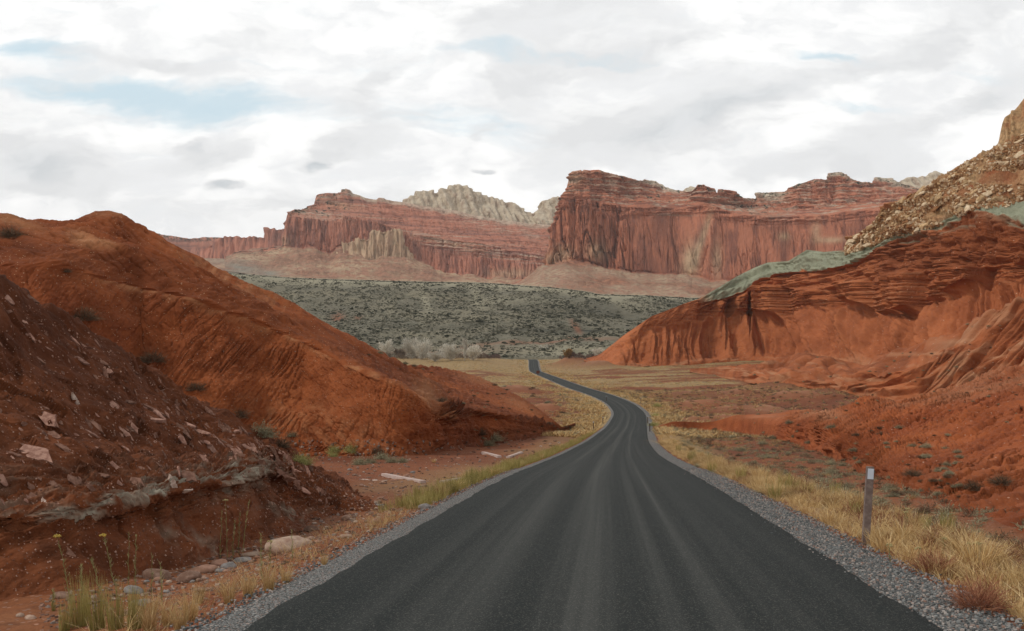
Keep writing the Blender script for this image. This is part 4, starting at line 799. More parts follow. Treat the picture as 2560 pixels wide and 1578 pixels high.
def blades(n, r, h, lean, w, seed, base=.25, curl=.6, seg=3):
    """upright curved ribbons spreading from a base disc"""
    g = np.random.RandomState(seed); a = g.rand(n)*2*np.pi; rr = r*base*np.sqrt(g.rand(n)); bx, by = rr*np.cos(a), rr*np.sin(a)
    a2 = a+g.randn(n)*.5; ln = lean*(.25+.9*g.rand(n)); hh = h*(.45+.6*g.rand(n)); w_ = w*(.6+.7*g.rand(n)); fa = g.rand(n)*np.pi
    t = np.linspace(0, 1, seg+1); V = np.zeros((n, seg+1, 2, 3))
    for i, ti in enumerate(t):
        x = bx+np.cos(a2)*r*ln*(ti*(1-curl)+curl*ti**2.2); y = by+np.sin(a2)*r*ln*(ti*(1-curl)+curl*ti**2.2); z = hh*(ti-.18*ln*ti**3)
        ww = w_*(1-ti*.85)*.5
        for k, s in enumerate((-1, 1)): V[:, i, k, 0] = x+s*np.cos(fa)*ww; V[:, i, k, 1] = y+s*np.sin(fa)*ww; V[:, i, k, 2] = z
    idx = np.arange(n*(seg+1)*2).reshape(n, seg+1, 2)
    Q = np.stack([idx[:, :-1, 0], idx[:, :-1, 1], idx[:, 1:, 1], idx[:, 1:, 0]], -1).reshape(-1, 4)
    c = np.repeat(np.clip(g.rand(n)*.8+.1, 0, 1)[:, None], (seg+1)*2, 1)*(np.repeat(np.linspace(.75, 1.1, seg+1), 2)[None])
    return V.reshape(-1, 3), Q, np.clip(c.ravel(), 0, 1)
def bush(n, r, h, w, seed, leaf=.0, nl=0, inner=.15, lumps=.3):
    """a dome of twigs that branch outward, with optional small leaves near the tips"""
    g = np.random.RandomState(seed); d = g.randn(n, 3); d[:, 2] = np.abs(d[:, 2])*.9+.12; d /= np.linalg.norm(d, axis=1)[:, None]
    L = 1+lumps*(pn(d[:, 0]*2.3+seed, d[:, 1]*2.3, 3)*2+pn(d[:, 0]*5+seed, d[:, 1]*5+d[:, 2]*3, 5)); S = np.array([r, r, h])
    t0 = inner+.55*g.rand(n)**1.0; t1 = np.minimum(1.0, t0+.25+.4*g.rand(n))*L
    p0 = d*t0[:, None]*S+g.randn(n, 3)*.03*r; p1 = (d+g.randn(n, 3)*.16)*t1[:, None]*S; p1[:, 2] = np.maximum(p1[:, 2], .02); p0[:, 2] = np.maximum(p0[:, 2], 0)
    pm = (p0+p1)/2+g.randn(n, 3)*.05*r
    side = np.cross(p1-p0, g.randn(n, 3)); side /= np.linalg.norm(side, axis=1)[:, None]+1e-9; side *= (w*(.6+.8*g.rand(n)))[:, None]*.5
    V = np.stack([p0-side, p0+side, pm-side*.8, pm+side*.8, p1-side*.3, p1+side*.3], 1); i = np.arange(n)[:, None]*6
    Q = np.concatenate([i+np.array([0, 1, 3, 2]), i+np.array([2, 3, 5, 4])], 0); c = np.repeat(np.clip(.15+.75*g.rand(n), 0, 1), 6)
    V = V.reshape(-1, 3)
    if nl:
        k = g.randint(0, n, nl); q = p1[k]+g.randn(nl, 3)*.06*r; q[:, 2] = np.maximum(q[:, 2], .02); e1 = g.randn(nl, 3); e1 /= np.linalg.norm(e1, axis=1)[:, None]; e2 = np.cross(e1, g.randn(nl, 3)); e2 /= np.linalg.norm(e2, axis=1)[:, None]
        e1 *= leaf; e2 *= leaf*.5; VL = np.stack([q-e1-e2, q+e1-e2, q+e1+e2, q-e1+e2], 1).reshape(-1, 3); QL = len(V)+np.arange(nl*4).reshape(-1, 4)
        V = np.concatenate([V, VL]); Q = np.concatenate([Q, QL]); c = np.concatenate([c, np.repeat(.3+.7*g.rand(nl), 4)])
    return V, Q, c
def fmesh(name, vqc, mat):
    me = mesh_np(name, vqc[0], vqc[1], False); add_attr(me, 'c', vqc[2]); me.materials.append(mat); return me

# straw bunch grass, green grass, shrubs: a few shapes of each
STRAW = [blades(230, .34, .55, .9, .0085, 20+i, .35) for i in range(4)]+[blades(260, .42, .42, 1.3, .0085, 30+i, .3, .7) for i in range(2)]
GREEN = [blades(170, .22, .62, .55, .008, 40+i, .6, .4) for i in range(3)]
B_BROWN = [bush(620, .5, .46, .010, 50+i, .010, 200) for i in range(3)]
B_SAGE = [bush(520, .5, .46, .010, 60+i, .018, 900) for i in range(3)]
B_RABB = [bush(480, .5, .50, .010, 70+i, .016, 900) for i in range(3)]
B_RUSS = [bush(900, .5, .55, .007, 80+i, .007, 500, lumps=.2) for i in range(2)]
me_straw = [fmesh('straw_grass', p, M_straw) for p in STRAW]; me_green = [fmesh('green_grass', p, M_green) for p in GREEN]
me_brown = [fmesh('brown_shrub', p, M_brown) for p in B_BROWN]; me_sage = [fmesh('sage_shrub', p, M_sage) for p in B_SAGE]
me_rabb = [fmesh('rabbitbrush', p, M_rabbit) for p in B_RABB]; me_russ = [fmesh('russet_shrub', p, M_russet) for p in B_RUSS]

# ------------------------------------------------------------------ stones
import bmesh
def hull_stone(seed, sx=1, sy=1, sz=1, n=18, bev=.06, box=.75):
    g = np.random.RandomState(seed); bm = bmesh.new()
    for i in range(n):
        p = g.rand(3)*2-1; q = p/np.linalg.norm(p); p = box*p+(1-box)*q
        bm.verts.new((p[0]*sx, p[1]*sy, p[2]*sz))
    r = bmesh.ops.convex_hull(bm, input=bm.verts)
    bmesh.ops.delete(bm, geom=[e for e in r['geom_interior'] if isinstance(e, bmesh.types.BMVert)], context='VERTS')
    if bev: bmesh.ops.bevel(bm, geom=list(bm.edges), offset=bev*min(sx, sy, sz), segments=1, affect='EDGES', clamp_overlap=True)
    bmesh.ops.triangulate(bm, faces=bm.faces); me = bpy.data.meshes.new('stone'); bm.to_mesh(me); bm.free(); return me
def round_stone(seed, sx=1, sy=.8, sz=.6, amp=.12):
    bm = bmesh.new(); bmesh.ops.create_icosphere(bm, subdivisions=3, radius=1); g = np.random.RandomState(seed); o = g.rand(3)*50
    cut = [(Vector(g.randn(3)).normalized(), .72+.2*g.rand()) for _ in range(5)]
    for v in bm.verts:
        p = v.co.copy()
        for c, k in cut:
            dd_ = p.dot(c)
            if dd_ > k: p -= c*(dd_-k)*.8
        f = 1+amp*float(pn(p.x*1.3+o[0], p.y*1.3+p.z+o[1], 3))*1.6+amp*.3*float(pn(p.x*4+o[2], p.y*4+p.z*3, 5))
        v.co = Vector((p.x*sx*f, p.y*sy*f, p.z*sz*f))
    me = bpy.data.meshes.new('stone'); bm.to_mesh(me); bm.free()
    for p in me.polygons: p.use_smooth = True
    return me
def me_arr(me):
    V = np.zeros(len(me.vertices)*3, np.float32); me.vertices.foreach_get('co', V); V = V.reshape(-1, 3)
    Q = np.array([tuple(p.vertices) for p in me.polygons]); return V, Q
M_cob = [simple('grey_cobble', (.16, .145, .135), (.26, .24, .23), 9, bs=.4), simple('brown_cobble', (.15, .085, .06), (.25, .16, .12), 9, bs=.4), simple('pink_cobble', (.38, .22, .16), (.27, .15, .10), 9, bs=.4), simple('pale_boulder_stone', (.46, .34, .26), (.30, .19, .14), 5, bs=.5)]
M_shard = [simple('pink_flagstone', (.42, .245, .185), (.26, .135, .10), 12, bs=.5, vary=.5), simple('mauve_flagstone', (.26, .145, .105), (.15, .075, .052), 12, bs=.5, vary=.5), simple('white_gypsum', (.56, .45, .38), (.36, .25, .20), 14, bs=.6)]
M_tal = [simple('tan_sandstone_block', (.52, .36, .20), (.36, .23, .12), .9, bs=.6, vary=.5), simple('orange_sandstone_block', (.36, .17, .07), (.24, .11, .05), .9, bs=.6, vary=.4), simple('cream_sandstone_block', (.66, .52, .36), (.50, .37, .23), .9, bs=.6)]
def with_mat(me, m): me = me.copy(); me.materials.clear(); me.materials.append(m); return me
cob = [round_stone(100+i, 1, .8, .62) for i in range(5)]; COB = [[with_mat(c, m) for c in cob] for m in M_cob]
def shard_mesh(seed, asp, th):
    """a thin torn plate with an irregular outline"""
    g = np.random.RandomState(seed); n = 13; a = np.sort(g.rand(n))*2*np.pi; r = .55+.5*g.rand(n); bm = bmesh.new()
    top = [bm.verts.new((math.cos(t)*q, math.sin(t)*q*asp, th*(.8+.5*g.rand()))) for t, q in zip(a, r)]; bot = [bm.verts.new((v.co.x*1.03, v.co.y*1.03, -th*1.5)) for v in top]
    ct = bm.verts.new((g.randn()*.1, g.randn()*.05, th*1.25))
    for i in range(n):
        j = (i+1) % n; bm.faces.new((top[i], top[j], ct)); bm.faces.new((bot[i], bot[j], top[j], top[i]))
    bm.faces.new(bot[::-1]); bmesh.ops.triangulate(bm, faces=bm.faces); bm.normal_update(); me = bpy.data.meshes.new('shard'); bm.to_mesh(me); bm.free(); return me
sh_ = [shard_mesh(200+i, .35+.06*(i % 4), .05+.012*(i % 3)) for i in range(9)]; SH = [[with_mat(c, m) for c in sh_] for m in M_shard]
tal_ = [hull_stone(300+i, 1, .75, .55+.1*(i % 3), 16) for i in range(8)]; TAL = [[with_mat(c, m) for c in tal_] for m in M_tal]
def surf_matrix(loc, nor, ax, sx, sy=None, sz=None, sink=0, tilt=0.0):
    z = (nor+Vector((rnd.gauss(0, tilt), rnd.gauss(0, tilt), rnd.gauss(0, tilt)))).normalized(); x = (ax-z*ax.dot(z)).normalized(); y = z.cross(x)
    sy = sy or sx; sz = sz or sx
    return Matrix(((x.x*sx, y.x*sy, z.x*sz, loc.x-z.x*sink), (x.y*sx, y.y*sy, z.y*sz, loc.y-z.y*sink), (x.z*sx, y.z*sy, z.z*sz, loc.z-z.z*sink), (0, 0, 0, 1)))
def z2(X, Y): return .15289*X, 400+.15289*Y
def z8(X, Y): return 620+.1647*X, 400+.1647*Y
def zc(X, Y): return 340+.09259*X, 420+.09259*Y
def zt(X, Y): return 360+.14023*X, 328+.14023*Y

# cobbles and boulders in the left ditch: (position, width in source px of that view, flatness, colour, label)
def put_stone(u, v, wpx, hr, ci, label, group=None, name='boulder', rz=None, cat='boulder'):
    l, n, o = hit(u, v)
    if l is None: return
    r = wpx*l.y/F*.5; sz = r*hr
    ob = inst(name, rnd.choice(COB[ci]), l+Vector((0, 0, sz*.25)), (rnd.uniform(-.15, .15), rnd.uniform(-.15, .15), rnd.uniform(-.5, .5) if rz is None else rz), (r, r*.9, sz*1.5), label, cat, group); return ob
for X, Y, w, hr, ci, lab in [(1890, 985, 270, .5, 3, 'largest pale pink boulder, low and smooth, beside the gravel at left'), (1650, 1020, 135, .3, 3, 'flat pinkish boulder just left of the largest pale boulder'),
        (1580, 1060, 115, .4, 0, 'long slate grey boulder in the ditch below the flat pinkish one'), (1430, 1080, 110, .5, 2, 'tan pink boulder leaning on the grey ones in the ditch'), (1492, 1102, 95, .6, 0, 'rounded dark grey boulder in the middle of the ditch cluster'),
        (1442, 1125, 62, .6, 0, 'small round blue grey boulder at the front of the ditch cluster'), (1320, 1125, 175, .35, 2, 'wide brownish pink boulder lying low in the ditch cluster'), (1235, 1180, 145, .6, 1, 'dark brown boulder with a rough top in front of the wide pink one'),
        (1020, 1165, 175, .5, 1, 'broad brown boulder at the foot of the dark bank'), (870, 1262, 125, .55, 0, 'grey boulder resting among the tall green stems'), (1340, 1245, 130, .25, 1, 'flat grey brown stone between the ditch and the gravel'),
        (920, 1335, 130, .35, 0, 'low grey stone nearest the foreground green grass'), (410, 1292, 115, .5, 1, 'brown boulder near the two yellow flowered stems'), (130, 1415, 48, .7, 3, 'small whitish stone at the lower left corner'), (198, 1432, 74, .5, 3, 'pale pointed stone beside the small whitish one at lower left'),
        (2032, 855, 85, .6, 1, 'brown boulder at the toe of the dark bank beside a pink stone')]:
    u_, v_ = z2(X, Y); put_stone(u_, v_, w*.18, hr, ci, lab)
for X, Y, w, hr, ci, lab in [(912, 960, 125, .7, 0, 'dark blue grey boulder standing by itself at the gravel edge'), (92, 1080, 145, .6, 1, 'brown grey boulder at the nose of the dark bank'), (395, 1112, 115, .7, 2, 'pink boulder at the edge of the gravel by short green grass'),
        (62, 1270, 125, .5, 3, 'cream and pink boulder nearest the gravel, left of the pink one'), (432, 935, 85, .6, 0, 'grey boulder on the slope above the pink one'), (1282, 420, 52, .6, 2, 'lone salmon stone on the red ground behind the concrete walls'),
        (1200, 735, 72, .5, 0, 'pale grey stone beside the roadside grass in the ditch'), (905, 722, 85, .5, 1, 'brown stone just in front of the long concrete wing wall')]:
    u_, v_ = zc(X, Y); put_stone(u_, v_, w*.105, hr, ci, lab)
G = 'cobbles lying along the left ditch'
for k in range(150):
    if k < 95: X, Y = rnd.uniform(100, 1250), rnd.uniform(500, 1180); u_, v_ = zc(X, Y)
    else: X, Y = rnd.uniform(900, 2240), 0; Y = np.interp(X, [900, 1500, 2240], [1260, 1080, 860])+rnd.gauss(0, 45); u_, v_ = z2(X, Y)
    if v_ < 463: continue
    l, n, o = hit(u_, v_)
    if l is None or o.startswith(('road', 'gravel')): continue
    put_stone(u_, v_, rnd.uniform(1.8, 6.5)*(1 if k < 95 else 1.5), rnd.uniform(.4, .7), rnd.choice([0, 1, 2, 2, 1, 3]), 'fist to head sized cobble among many in the left ditch', G, 'cobble', cat='cobble')

# torn plates of flagstone on the dark bank
DIAG = Vector((1, 0, -.75))
def put_shard(u, v, wpx, si, label, group=None, name='rock_slab', k=None, ax=None, wr=1.0, th=1.0, sink=.0):
    l, n, o = hit(u, v)
    if l is None or o not in ('shale_bank', 'ground', 'red_hill'): return
    r = wpx*l.y/F*.55; me = SH[si][rnd.randrange(9) if k is None else k]
    n = (n+Vector((0, -.3, .25))).normalized()
    inst(name, me, None, label=label, cat='rock slab', group=group, M=surf_matrix(l, n, ax or DIAG+Vector((rnd.gauss(0, .2), 0, rnd.gauss(0, .3))), r, r*wr, r*th, -.04*r+sink, .16))
for X, Y, w, si, k, wr, lab in [(240, 352, 205, 0, 3, 1.0, 'largest pink slab, pale and leaf shaped, lying on the dark bank at far left'), (320, 132, 125, 0, 2, 1.3, 'ragged pale pink slab above the largest one on the dark bank'), (870, 195, 105, 0, 2, 1.0, 'pale pink slab with a split top on the middle of the dark bank'),
        (500, 16, 115, 2, 1, .5, 'thin whitish slab lying crosswise high on the dark bank'), (1000, 130, 130, 0, 5, .6, 'long pink slab on the bank, pointing down to the right'), (1205, 205, 95, 1, 4, 1.0, 'mauve slab tilted on edge right of the long pink slab'), (1325, 215, 140, 0, 6, .5, 'narrow pale slab sloping toward the crest bushes'),
        (245, 186, 60, 1, 0, 1, 'oval mauve slab just above the largest pink slab'), (500, 232, 45, 0, 8, 1.2, 'stubby pink slab in the middle left of the dark bank'), (590, 172, 90, 1, 4, .8, 'greyish mauve slab pair member beside the stubby pink one'), (760, 442, 80, 0, 2, .8, 'pink slab lying above the grey crumbling ledge'),
        (1235, 495, 90, 1, 3, 1.5, 'brown squarish slab set in the grey ledge'), (1130, 555, 120, 2, 1, .8, 'large white fractured slab hanging over the grey ledge'), (1200, 600, 95, 2, 0, .7, 'broken white slab under the large fractured one'), (450, 998, 105, 1, 6, .9, 'mauve slab resting on the dark scree below the ledge'), (285, 660, 55, 2, 0, 1.2, 'small whitish slab at the left end of the grey ledge'),
        (990, 60, 150, 1, 5, .35, 'long thin dark mauve slab high on the dark bank'), (70, 372, 60, 0, 1, 1.0, 'small pink slab at the left picture edge beside the largest slab')]:
    u_, v_ = z2(X, Y); put_shard(u_, v_, w*.21, si, lab, None, k=k, wr=wr, sink=.01)
G = 'flagstone flakes scattered over the dark bank'; n_ = 0
SHIN = []
while n_ < 235:
    u_ = rnd.uniform(0, 330); v_ = rnd.uniform(np.interp(u_, [0, 209, 330], [276, 410, 478]), np.interp(u_, [0, 167, 250, 330], [505, 478, 455, 510]))
    put_shard(u_, v_, rnd.choice([5, 6, 7, 8, 10, 12, 15, 20]), rnd.choice([0, 0, 1, 1, 1]), 'small flat flagstone flake among many on the dark bank', G, 'stone_flake', wr=rnd.uniform(.5, 1.2)); n_ += 1
# small chips too many to count
def chips(name, n, region, size, protos, mat, label, names, smear=None, cats='stone chips', flat=.35):
    X = []
    for _ in range(n):
        u_, v_ = region(); l, nn, o = hit(u_, v_)
        if l is None or not o.startswith(names): continue
        r = rnd.uniform(*size)*l.y/F*.5
        M_ = np.array(surf_matrix(l, nn, smear or Vector((rnd.gauss(0, 1), rnd.gauss(0, 1), 0)), r, r*rnd.uniform(.4, 1), r*rnd.uniform(flat, 1), 0, .25))
        X.append((rnd.randrange(len(protos)), M_[:3, :3], M_[:3, 3]))
    return merge(name, protos, X, mat, label=label, cat=cats)
def tri_proto(me): V, Q = me_arr(me); return (V, Q, np.full(len(V), .5, np.float32))
def tiny(seed):
    g = np.random.RandomState(seed); V = np.array([(x, y, z) for x in (-1, 1) for y in (-1, 1) for z in (-1, 1)], float)*(.6+.4*g.rand(8, 3))
    return V, np.array([(0, 1, 3, 2), (4, 6, 7, 5), (0, 4, 5, 1), (2, 3, 7, 6), (0, 2, 6, 4), (1, 5, 7, 3)]), np.full(8, g.rand())
TINY = [tiny(i) for i in range(14)]
M_chip = fibre_mat('pink_chips', [(.13, .065, .045), (.24, .13, .095), (.40, .26, .2)]); M_grav = fibre_mat('gravel_stones', [(.08, .088, .088), (.20, .21, .21), (.36, .355, .34), (.32, .18, .13), (.50, .48, .45)])
M_peb = fibre_mat('pebbles', [(.10, .06, .045), (.26, .15, .11), (.22, .19, .17), (.42, .30, .23)])
def reg_bank():
    u_ = rnd.uniform(0, 380); return u_, rnd.uniform(np.interp(u_, [0, 209, 330, 380], [276, 410, 478, 508]), np.interp(u_, [0, 167, 250, 380], [600, 575, 552, 520]))
chips('stone_chips', 4200, reg_bank, (.5, 2.2), TINY, M_chip, 'tiny pale stone chips strewn over the dark bank', 'shale_bank', smear=DIAG, flat=.2)
def reg_ditch():
    u_ = rnd.uniform(60, 560); v_ = rnd.uniform(440, 625); return u_, v_
chips('ditch_pebbles', 5200, reg_ditch, (1, 3.4), TINY, M_peb, 'small mixed pebbles covering the left ditch', ('ground', 'red_hill'), flat=.5)
chips('ditch_stones', 2600, lambda: (rnd.uniform(40, 430), rnd.uniform(500, 628)), (1.5, 6), TINY, M_peb, 'mixed stones lying between the dark bank and the gravel', 'ground', flat=.5)
# loose gravel on the shoulders
def gravel_stones():
    X = []
    for _ in range(17000):
        y = 7+40*rnd.random()**2.2; side = rnd.random() < .62; l = rnd.choice([3.02, 3.1, 3.2, 3.3]+[3.15]*8)+(1.15*rnd.random() if side else .75*rnd.random()); l = (l if rnd.random() < .97 else l-.25*rnd.random())*(1 if side else -1)
        x = float(xroad(y))+l; z = float(zroad(y))+float(np.interp(abs(l), [3, 3.2, 4.0, 4.35], [-.015, -.02, -.075, -.14] if side else [-.015, -.02, -.09, -.14])); r = rnd.uniform(.006, .018)
        a = rnd.uniform(0, 6.28); X.append((rnd.randrange(14), rotz(a, (r, r*.8, r*.7)), np.array([x, y, z+r*.4])))
    merge('loose_gravel', TINY, X, M_grav, label='loose grey gravel along both road edges', cat='gravel')
gravel_stones()

# talus blocks under the tower at upper right
CBx = [845, 852, 871, 884, 899, 917, 939, 957, 984, 998, 1024]; CBv = [251, 236.6, 226, 207, 201, 192, 179, 167, 154, 146, 134]; GTx = [845, 870, 883, 924, 954, 976, 1006, 1024]; GTv = [252, 246, 238, 229, 218, 206.5, 205, 198]
def put_block(u, v, wpx, ci, label, group=None, hr=1.0, name='sandstone_block'):
    l, n, o = hit(u, v)
    if l is None or o != 'badland_hill': return 0
    if group and (((u-1000)/34)**2+((v-178)/7)**2 < 1 or ((u-940)/18)**2+((v-217)/6)**2 < 1): return 0
    r = wpx*l.y/F*.5; n = (n+Vector((0, 0, 1.5))).normalized()
    inst(name, TAL[ci][rnd.randrange(8)], None, label=label, cat='boulder', group=group, M=surf_matrix(l, n, Vector((1, rnd.uniform(-.3, .3), rnd.uniform(-.2, .7))), r, r*rnd.uniform(.8, 1.1), r*hr, -.15*r, .2)); return 1
for X, Y, w, ci, hr, lab in [(1310, 1003, 78, 2, .5, 'flat cream block at the lower left end of the rubble slope'), (1290, 1062, 66, 2, .9, 'cream block resting on the green clay at the foot of the rubble'), (1395, 952, 76, 0, .9, 'big tan block standing above the flat cream block'), (1370, 1012, 46, 1, .9, 'orange block tucked beside the flat cream block'),
        (1180, 1072, 44, 1, .7, 'orange block in the leftmost group of rubble blocks'), (1130, 1078, 48, 0, .9, 'leftmost tan block at the tip of the rubble slope'), (1545, 905, 64, 1, .6, 'orange block in the middle of the rubble slope above green clay'), (1492, 766, 52, 0, .8, 'tan block on the skyline of the lower rubble slope'), (1625, 702, 92, 0, .4, 'long tan slab block on the skyline of the rubble slope'),
        (1742, 747, 66, 0, .7, 'tan block below the long skyline slab'), (1590, 806, 66, 1, .6, 'orange block on the left side of the rubble slope'), (1740, 812, 104, 1, .45, 'widest orange block on the rubble slope'), (1877, 545, 52, 1, .9, 'orange block perched highest on the rubble skyline'), (1990, 765, 92, 1, .7, 'broad orange block right of the centre of the rubble slope'), (2090, 712, 106, 2, .4, 'broad pale slab near the right picture edge on the rubble'), (2160, 757, 100, 0, .5, 'tan block below the broad pale slab at right')]:
    q = z5(X, Y); put_block(q[0], q[1], w*.17, ci, lab, None, hr)
n_ = 0; G = 'sandstone blocks on the rubble slope'
while n_ < 275:
    u_ = rnd.uniform(848, 1024); v_ = rnd.uniform(np.interp(u_, CBx, CBv)+1, np.interp(u_, GTx, GTv)+2)
    n_ += put_block(u_, v_, rnd.choice([3, 4, 5, 6, 7, 9, 11]), rnd.choice([0, 0, 2, 1, 2]), 'angular sandstone block among many on the rubble slope', G, rnd.uniform(.5, .9))
def reg_tal():
    while True:
        u_ = rnd.uniform(846, 1024); v_ = rnd.uniform(np.interp(u_, CBx, CBv)+.5, np.interp(u_, GTx, GTv)+2)
        if ((u_-1000)/34)**2+((v_-178)/7)**2 > 1 and ((u_-940)/18)**2+((v_-217)/6)**2 > 1 and float(fbm(u_/18, v_/7, 2, 421)) > -.28: return u_, v_
M_ts = fibre_mat('talus_stones', [(.28, .14, .065), (.40, .23, .11), (.52, .35, .20), (.66, .52, .36)])
chips('small_rubble', 5000, reg_tal, (1, 4.2), TINY, M_ts, 'small broken stones covering the rubble slope', 'badland_hill', flat=.5)
# white flecks on the red hills
def reg_hill(): return rnd.uniform(0, 560), rnd.uniform(260, 462)
chips('hill_chips', 1700, reg_hill, (.4, 1.3), TINY, M_chip, 'pale stone flecks on the red clay hill', 'red_hill', flat=.4)

# ------------------------------------------------------------------ concrete wing walls of two culverts
M_conc = simple('pale_concrete', (.60, .48, .43), (.46, .35, .31), 5, bs=.3)
def wing(a, b, label, h=.16, w=.26):
    A, _, _ = hit(*a); B, _, _ = hit(*b); d = (B-A); L = d.length; mid = (A+B)/2; bm = bmesh.new(); bmesh.ops.create_cube(bm, size=1)
    bmesh.ops.scale(bm, vec=(L, w, h+.5), verts=bm.verts); bmesh.ops.bevel(bm, geom=list(bm.edges), offset=.018, segments=2, affect='EDGES')
    me = bpy.data.meshes.new('wing_wall'); bm.to_mesh(me); bm.free(); me.materials.append(M_conc)
    o = inst('concrete_wing_wall', me, None, label=label, cat='wing wall', M=surf_matrix(mid+Vector((0, 0, h/2-.25+.02)), (Vector((0, 0, 1))-d.normalized()*d.normalized().z).normalized(), d.normalized(), 1, tilt=0)); return o
wing(zc(472, 600), zc(900, 684), 'longest white concrete wing wall, nearest, sloping down to the right', .09, .24)
wing(zc(1085, 680), zc(1440, 615), 'thin pale concrete wing wall sloping up to the right into roadside grass', .06, .16)
wing(zc(1545, 362), zc(1722, 408), 'short white concrete wing wall farther off, sloping down to the right', .14, .3)
wing(zc(1812, 410), zc(1962, 356), 'short concrete wing wall farther off, half hidden by green grass', .10, .25)
for X, Y, w in ((270, 645, 90), (360, 655, 120), (470, 662, 80)):
    u_, v_ = zc(X, Y); put_shard(u_, v_, w*.0926, 2, {270: 'left one of three white broken slabs beside the longest concrete wall', 360: 'middle one of three white broken slabs beside the longest concrete wall', 470: 'right one of three white broken slabs beside the longest concrete wall'}[X], ax=Vector((1, 0, 0)))

# ------------------------------------------------------------------ marker posts and the road sign
M_post = simple('weathered_post', (.17, .125, .11), (.24, .185, .16), 14, bs=.3); M_postd = simple('brown_post', (.07, .045, .035), (.10, .065, .05), 14)
M_refl = simple('white_reflector', (.62, .68, .76), (.58, .64, .72), 3, rough=.4, spec=.5, vary=0); M_sign = simple('brown_sign', (.13, .05, .035), (.10, .04, .03), 3)
def box(name, x0, x1, y0, y1, z0, z1, mat, parent=None, bev=.004):
    bm = bmesh.new(); bmesh.ops.create_cube(bm, size=1)
    for v in bm.verts: v.co = Vector(((x0+x1)/2+v.co.x*(x1-x0), (y0+y1)/2+v.co.y*(y1-y0), (z0+z1)/2+v.co.z*(z1-z0)))
    if bev: bmesh.ops.bevel(bm, geom=list(bm.edges), offset=bev, segments=2, affect='EDGES')
    me = bpy.data.meshes.new(name); bm.to_mesh(me); bm.free(); return link(name, me, mat, parent)
def post(u, v, label, h=1.25, w=.10, lean=0, near=False, group=None):
    l, _, _ = hit(u, v); t = empty('marker_post', l, rnd.uniform(-.1, .1)); t.rotation_euler[1] = lean
    box('post', -w/2, w/2, -.035, .035, -.35, h, M_post if near else M_postd, t)
    box('reflector', -w*.43, w*.43, -.041, -.036, h-.20, h-.03, M_refl, t, .001)
    return tag(t, label, 'marker post', group)
post(*z8(1490, 880), 'tall weathered marker post with white reflector, nearest, in dry grass right of the road', 1.27, .115, R(3.6), True)
for X, Y, lab, h in [(2247, 650, 'right of the road at the bend, nearer of a pair', 1.35), (2232, 594, 'right of the road at the bend, farther of a pair', 1.3), (1862, 640, 'left of the road before the bend, in front of yellow grass', 1.3), (1928, 602, 'left of the road on the inside of the bend', 1.3),
                     (1952, 442, 'left of the road past the bend', 1.3), (2187, 462, 'right of the road past the bend, beside round yellow shrubs', 1.5), (1590, 306, 'left of the far straight road, near the brown sign', 1.3), (1735, 308, 'right of the far straight road', 1.3)]:
    q = z7(X, Y); post(q[0], q[1], 'slim brown marker post '+lab, h, .13)
l, _, _ = hit(*z7(1485, 276)[:2]); t = empty('road_sign', l); box('post', -.09, .09, -.05, .05, -.3, 2.6, M_postd, t); box('sign_panel', -.75, .75, -.09, -.055, 1.5, 2.9, M_sign, t, .01)
tag(t, 'small brown road sign seen from behind at the far end of the straight', 'road sign')

# ------------------------------------------------------------------ plants
def plant(meshes, u, v, wpx, name, label, group=None, hs=1.0, base=1.0, only=None, cat='shrub'):
    """wpx: width in picture px"""
    l, n, o = hit(u, v)
    if l is None or (only and not o.startswith(only)) or o.startswith('road'): return 0
    s = wpx*l.y/F/base
    inst(name, rnd.choice(meshes), l-Vector((0, 0, .03*s)), (rnd.uniform(-.08, .08), rnd.uniform(-.08, .08), rnd.uniform(0, 6.28)), (s, s, s*hs), label, cat, group); return 1
def fxy(X, Y): return .41744*X, .41744*Y
for X, Y, w, ms, lab in [(200, 768, 85, me_brown, 'brown bush on the crest of the dark bank, highest of those on the crest'), (365, 868, 75, me_brown, 'brown bush on the crest of the dark bank, second from the top'), (470, 935, 60, me_brown, 'thin brown bush on the bank crest, third from the top'), (572, 1000, 62, me_brown, 'brown bush on the bank crest above the two widest bushes'),
        (630, 1045, 75, me_sage, 'wide grey tan bush low on the bank crest'), (672, 1072, 70, me_brown, 'wide dark brown bush low on the bank crest beside the grey tan one'), (722, 1112, 60, me_rabb, 'olive bush at the lowest end of the bank crest'), (28, 570, 75, me_brown, 'dark twiggy bush on the red hill at the left picture edge'),
        (802, 1085, 42, me_rabb, 'bright yellow green cushion bush at the foot of the red hill'), (798, 1094, 26, me_rabb, 'small yellow green cushion in front of the bright one'), (842, 1083, 46, me_rabb, 'olive green cushion bush right of the bright yellow green one'), (862, 1113, 44, me_sage, 'pale tan bush at left front of the row below the red hill'),
        (887, 1110, 34, me_sage, 'grey bush second in the row below the red hill'), (915, 1100, 40, me_sage, 'tan bush third in the row below the red hill'), (938, 1108, 34, me_sage, 'tan bush fourth in the row below the red hill'), (963, 1108, 32, me_sage, 'low tan bush at the right end of the row below the red hill'), (905, 1085, 44, me_brown, 'loose brown bush behind the row below the red hill'),
        (700, 1046, 30, me_sage, 'small grey bush between the dark bank and the red hill'), (1040, 1108, 26, me_straw, 'small straw tuft on the bare red ground left of the road'), (1150, 1042, 46, me_brown, 'brown bush on the lower hill slope, left of a tan pair'), (1185, 1055, 44, me_sage, 'tan bush on the lower hill slope, right of the brown one'), (1170, 1068, 36, me_sage, 'low tan bush under the pair on the lower hill slope'),
        (160, 652, 26, me_brown, 'small dark bush behind the top of the dark bank'), (1060, 962, 30, me_brown, 'brown bush on the ridge above the rock ledge')]:
    u_, v_ = fxy(X, Y); plant(ms, u_, v_, w*.41744, 'shrub', lab, hs=.9)
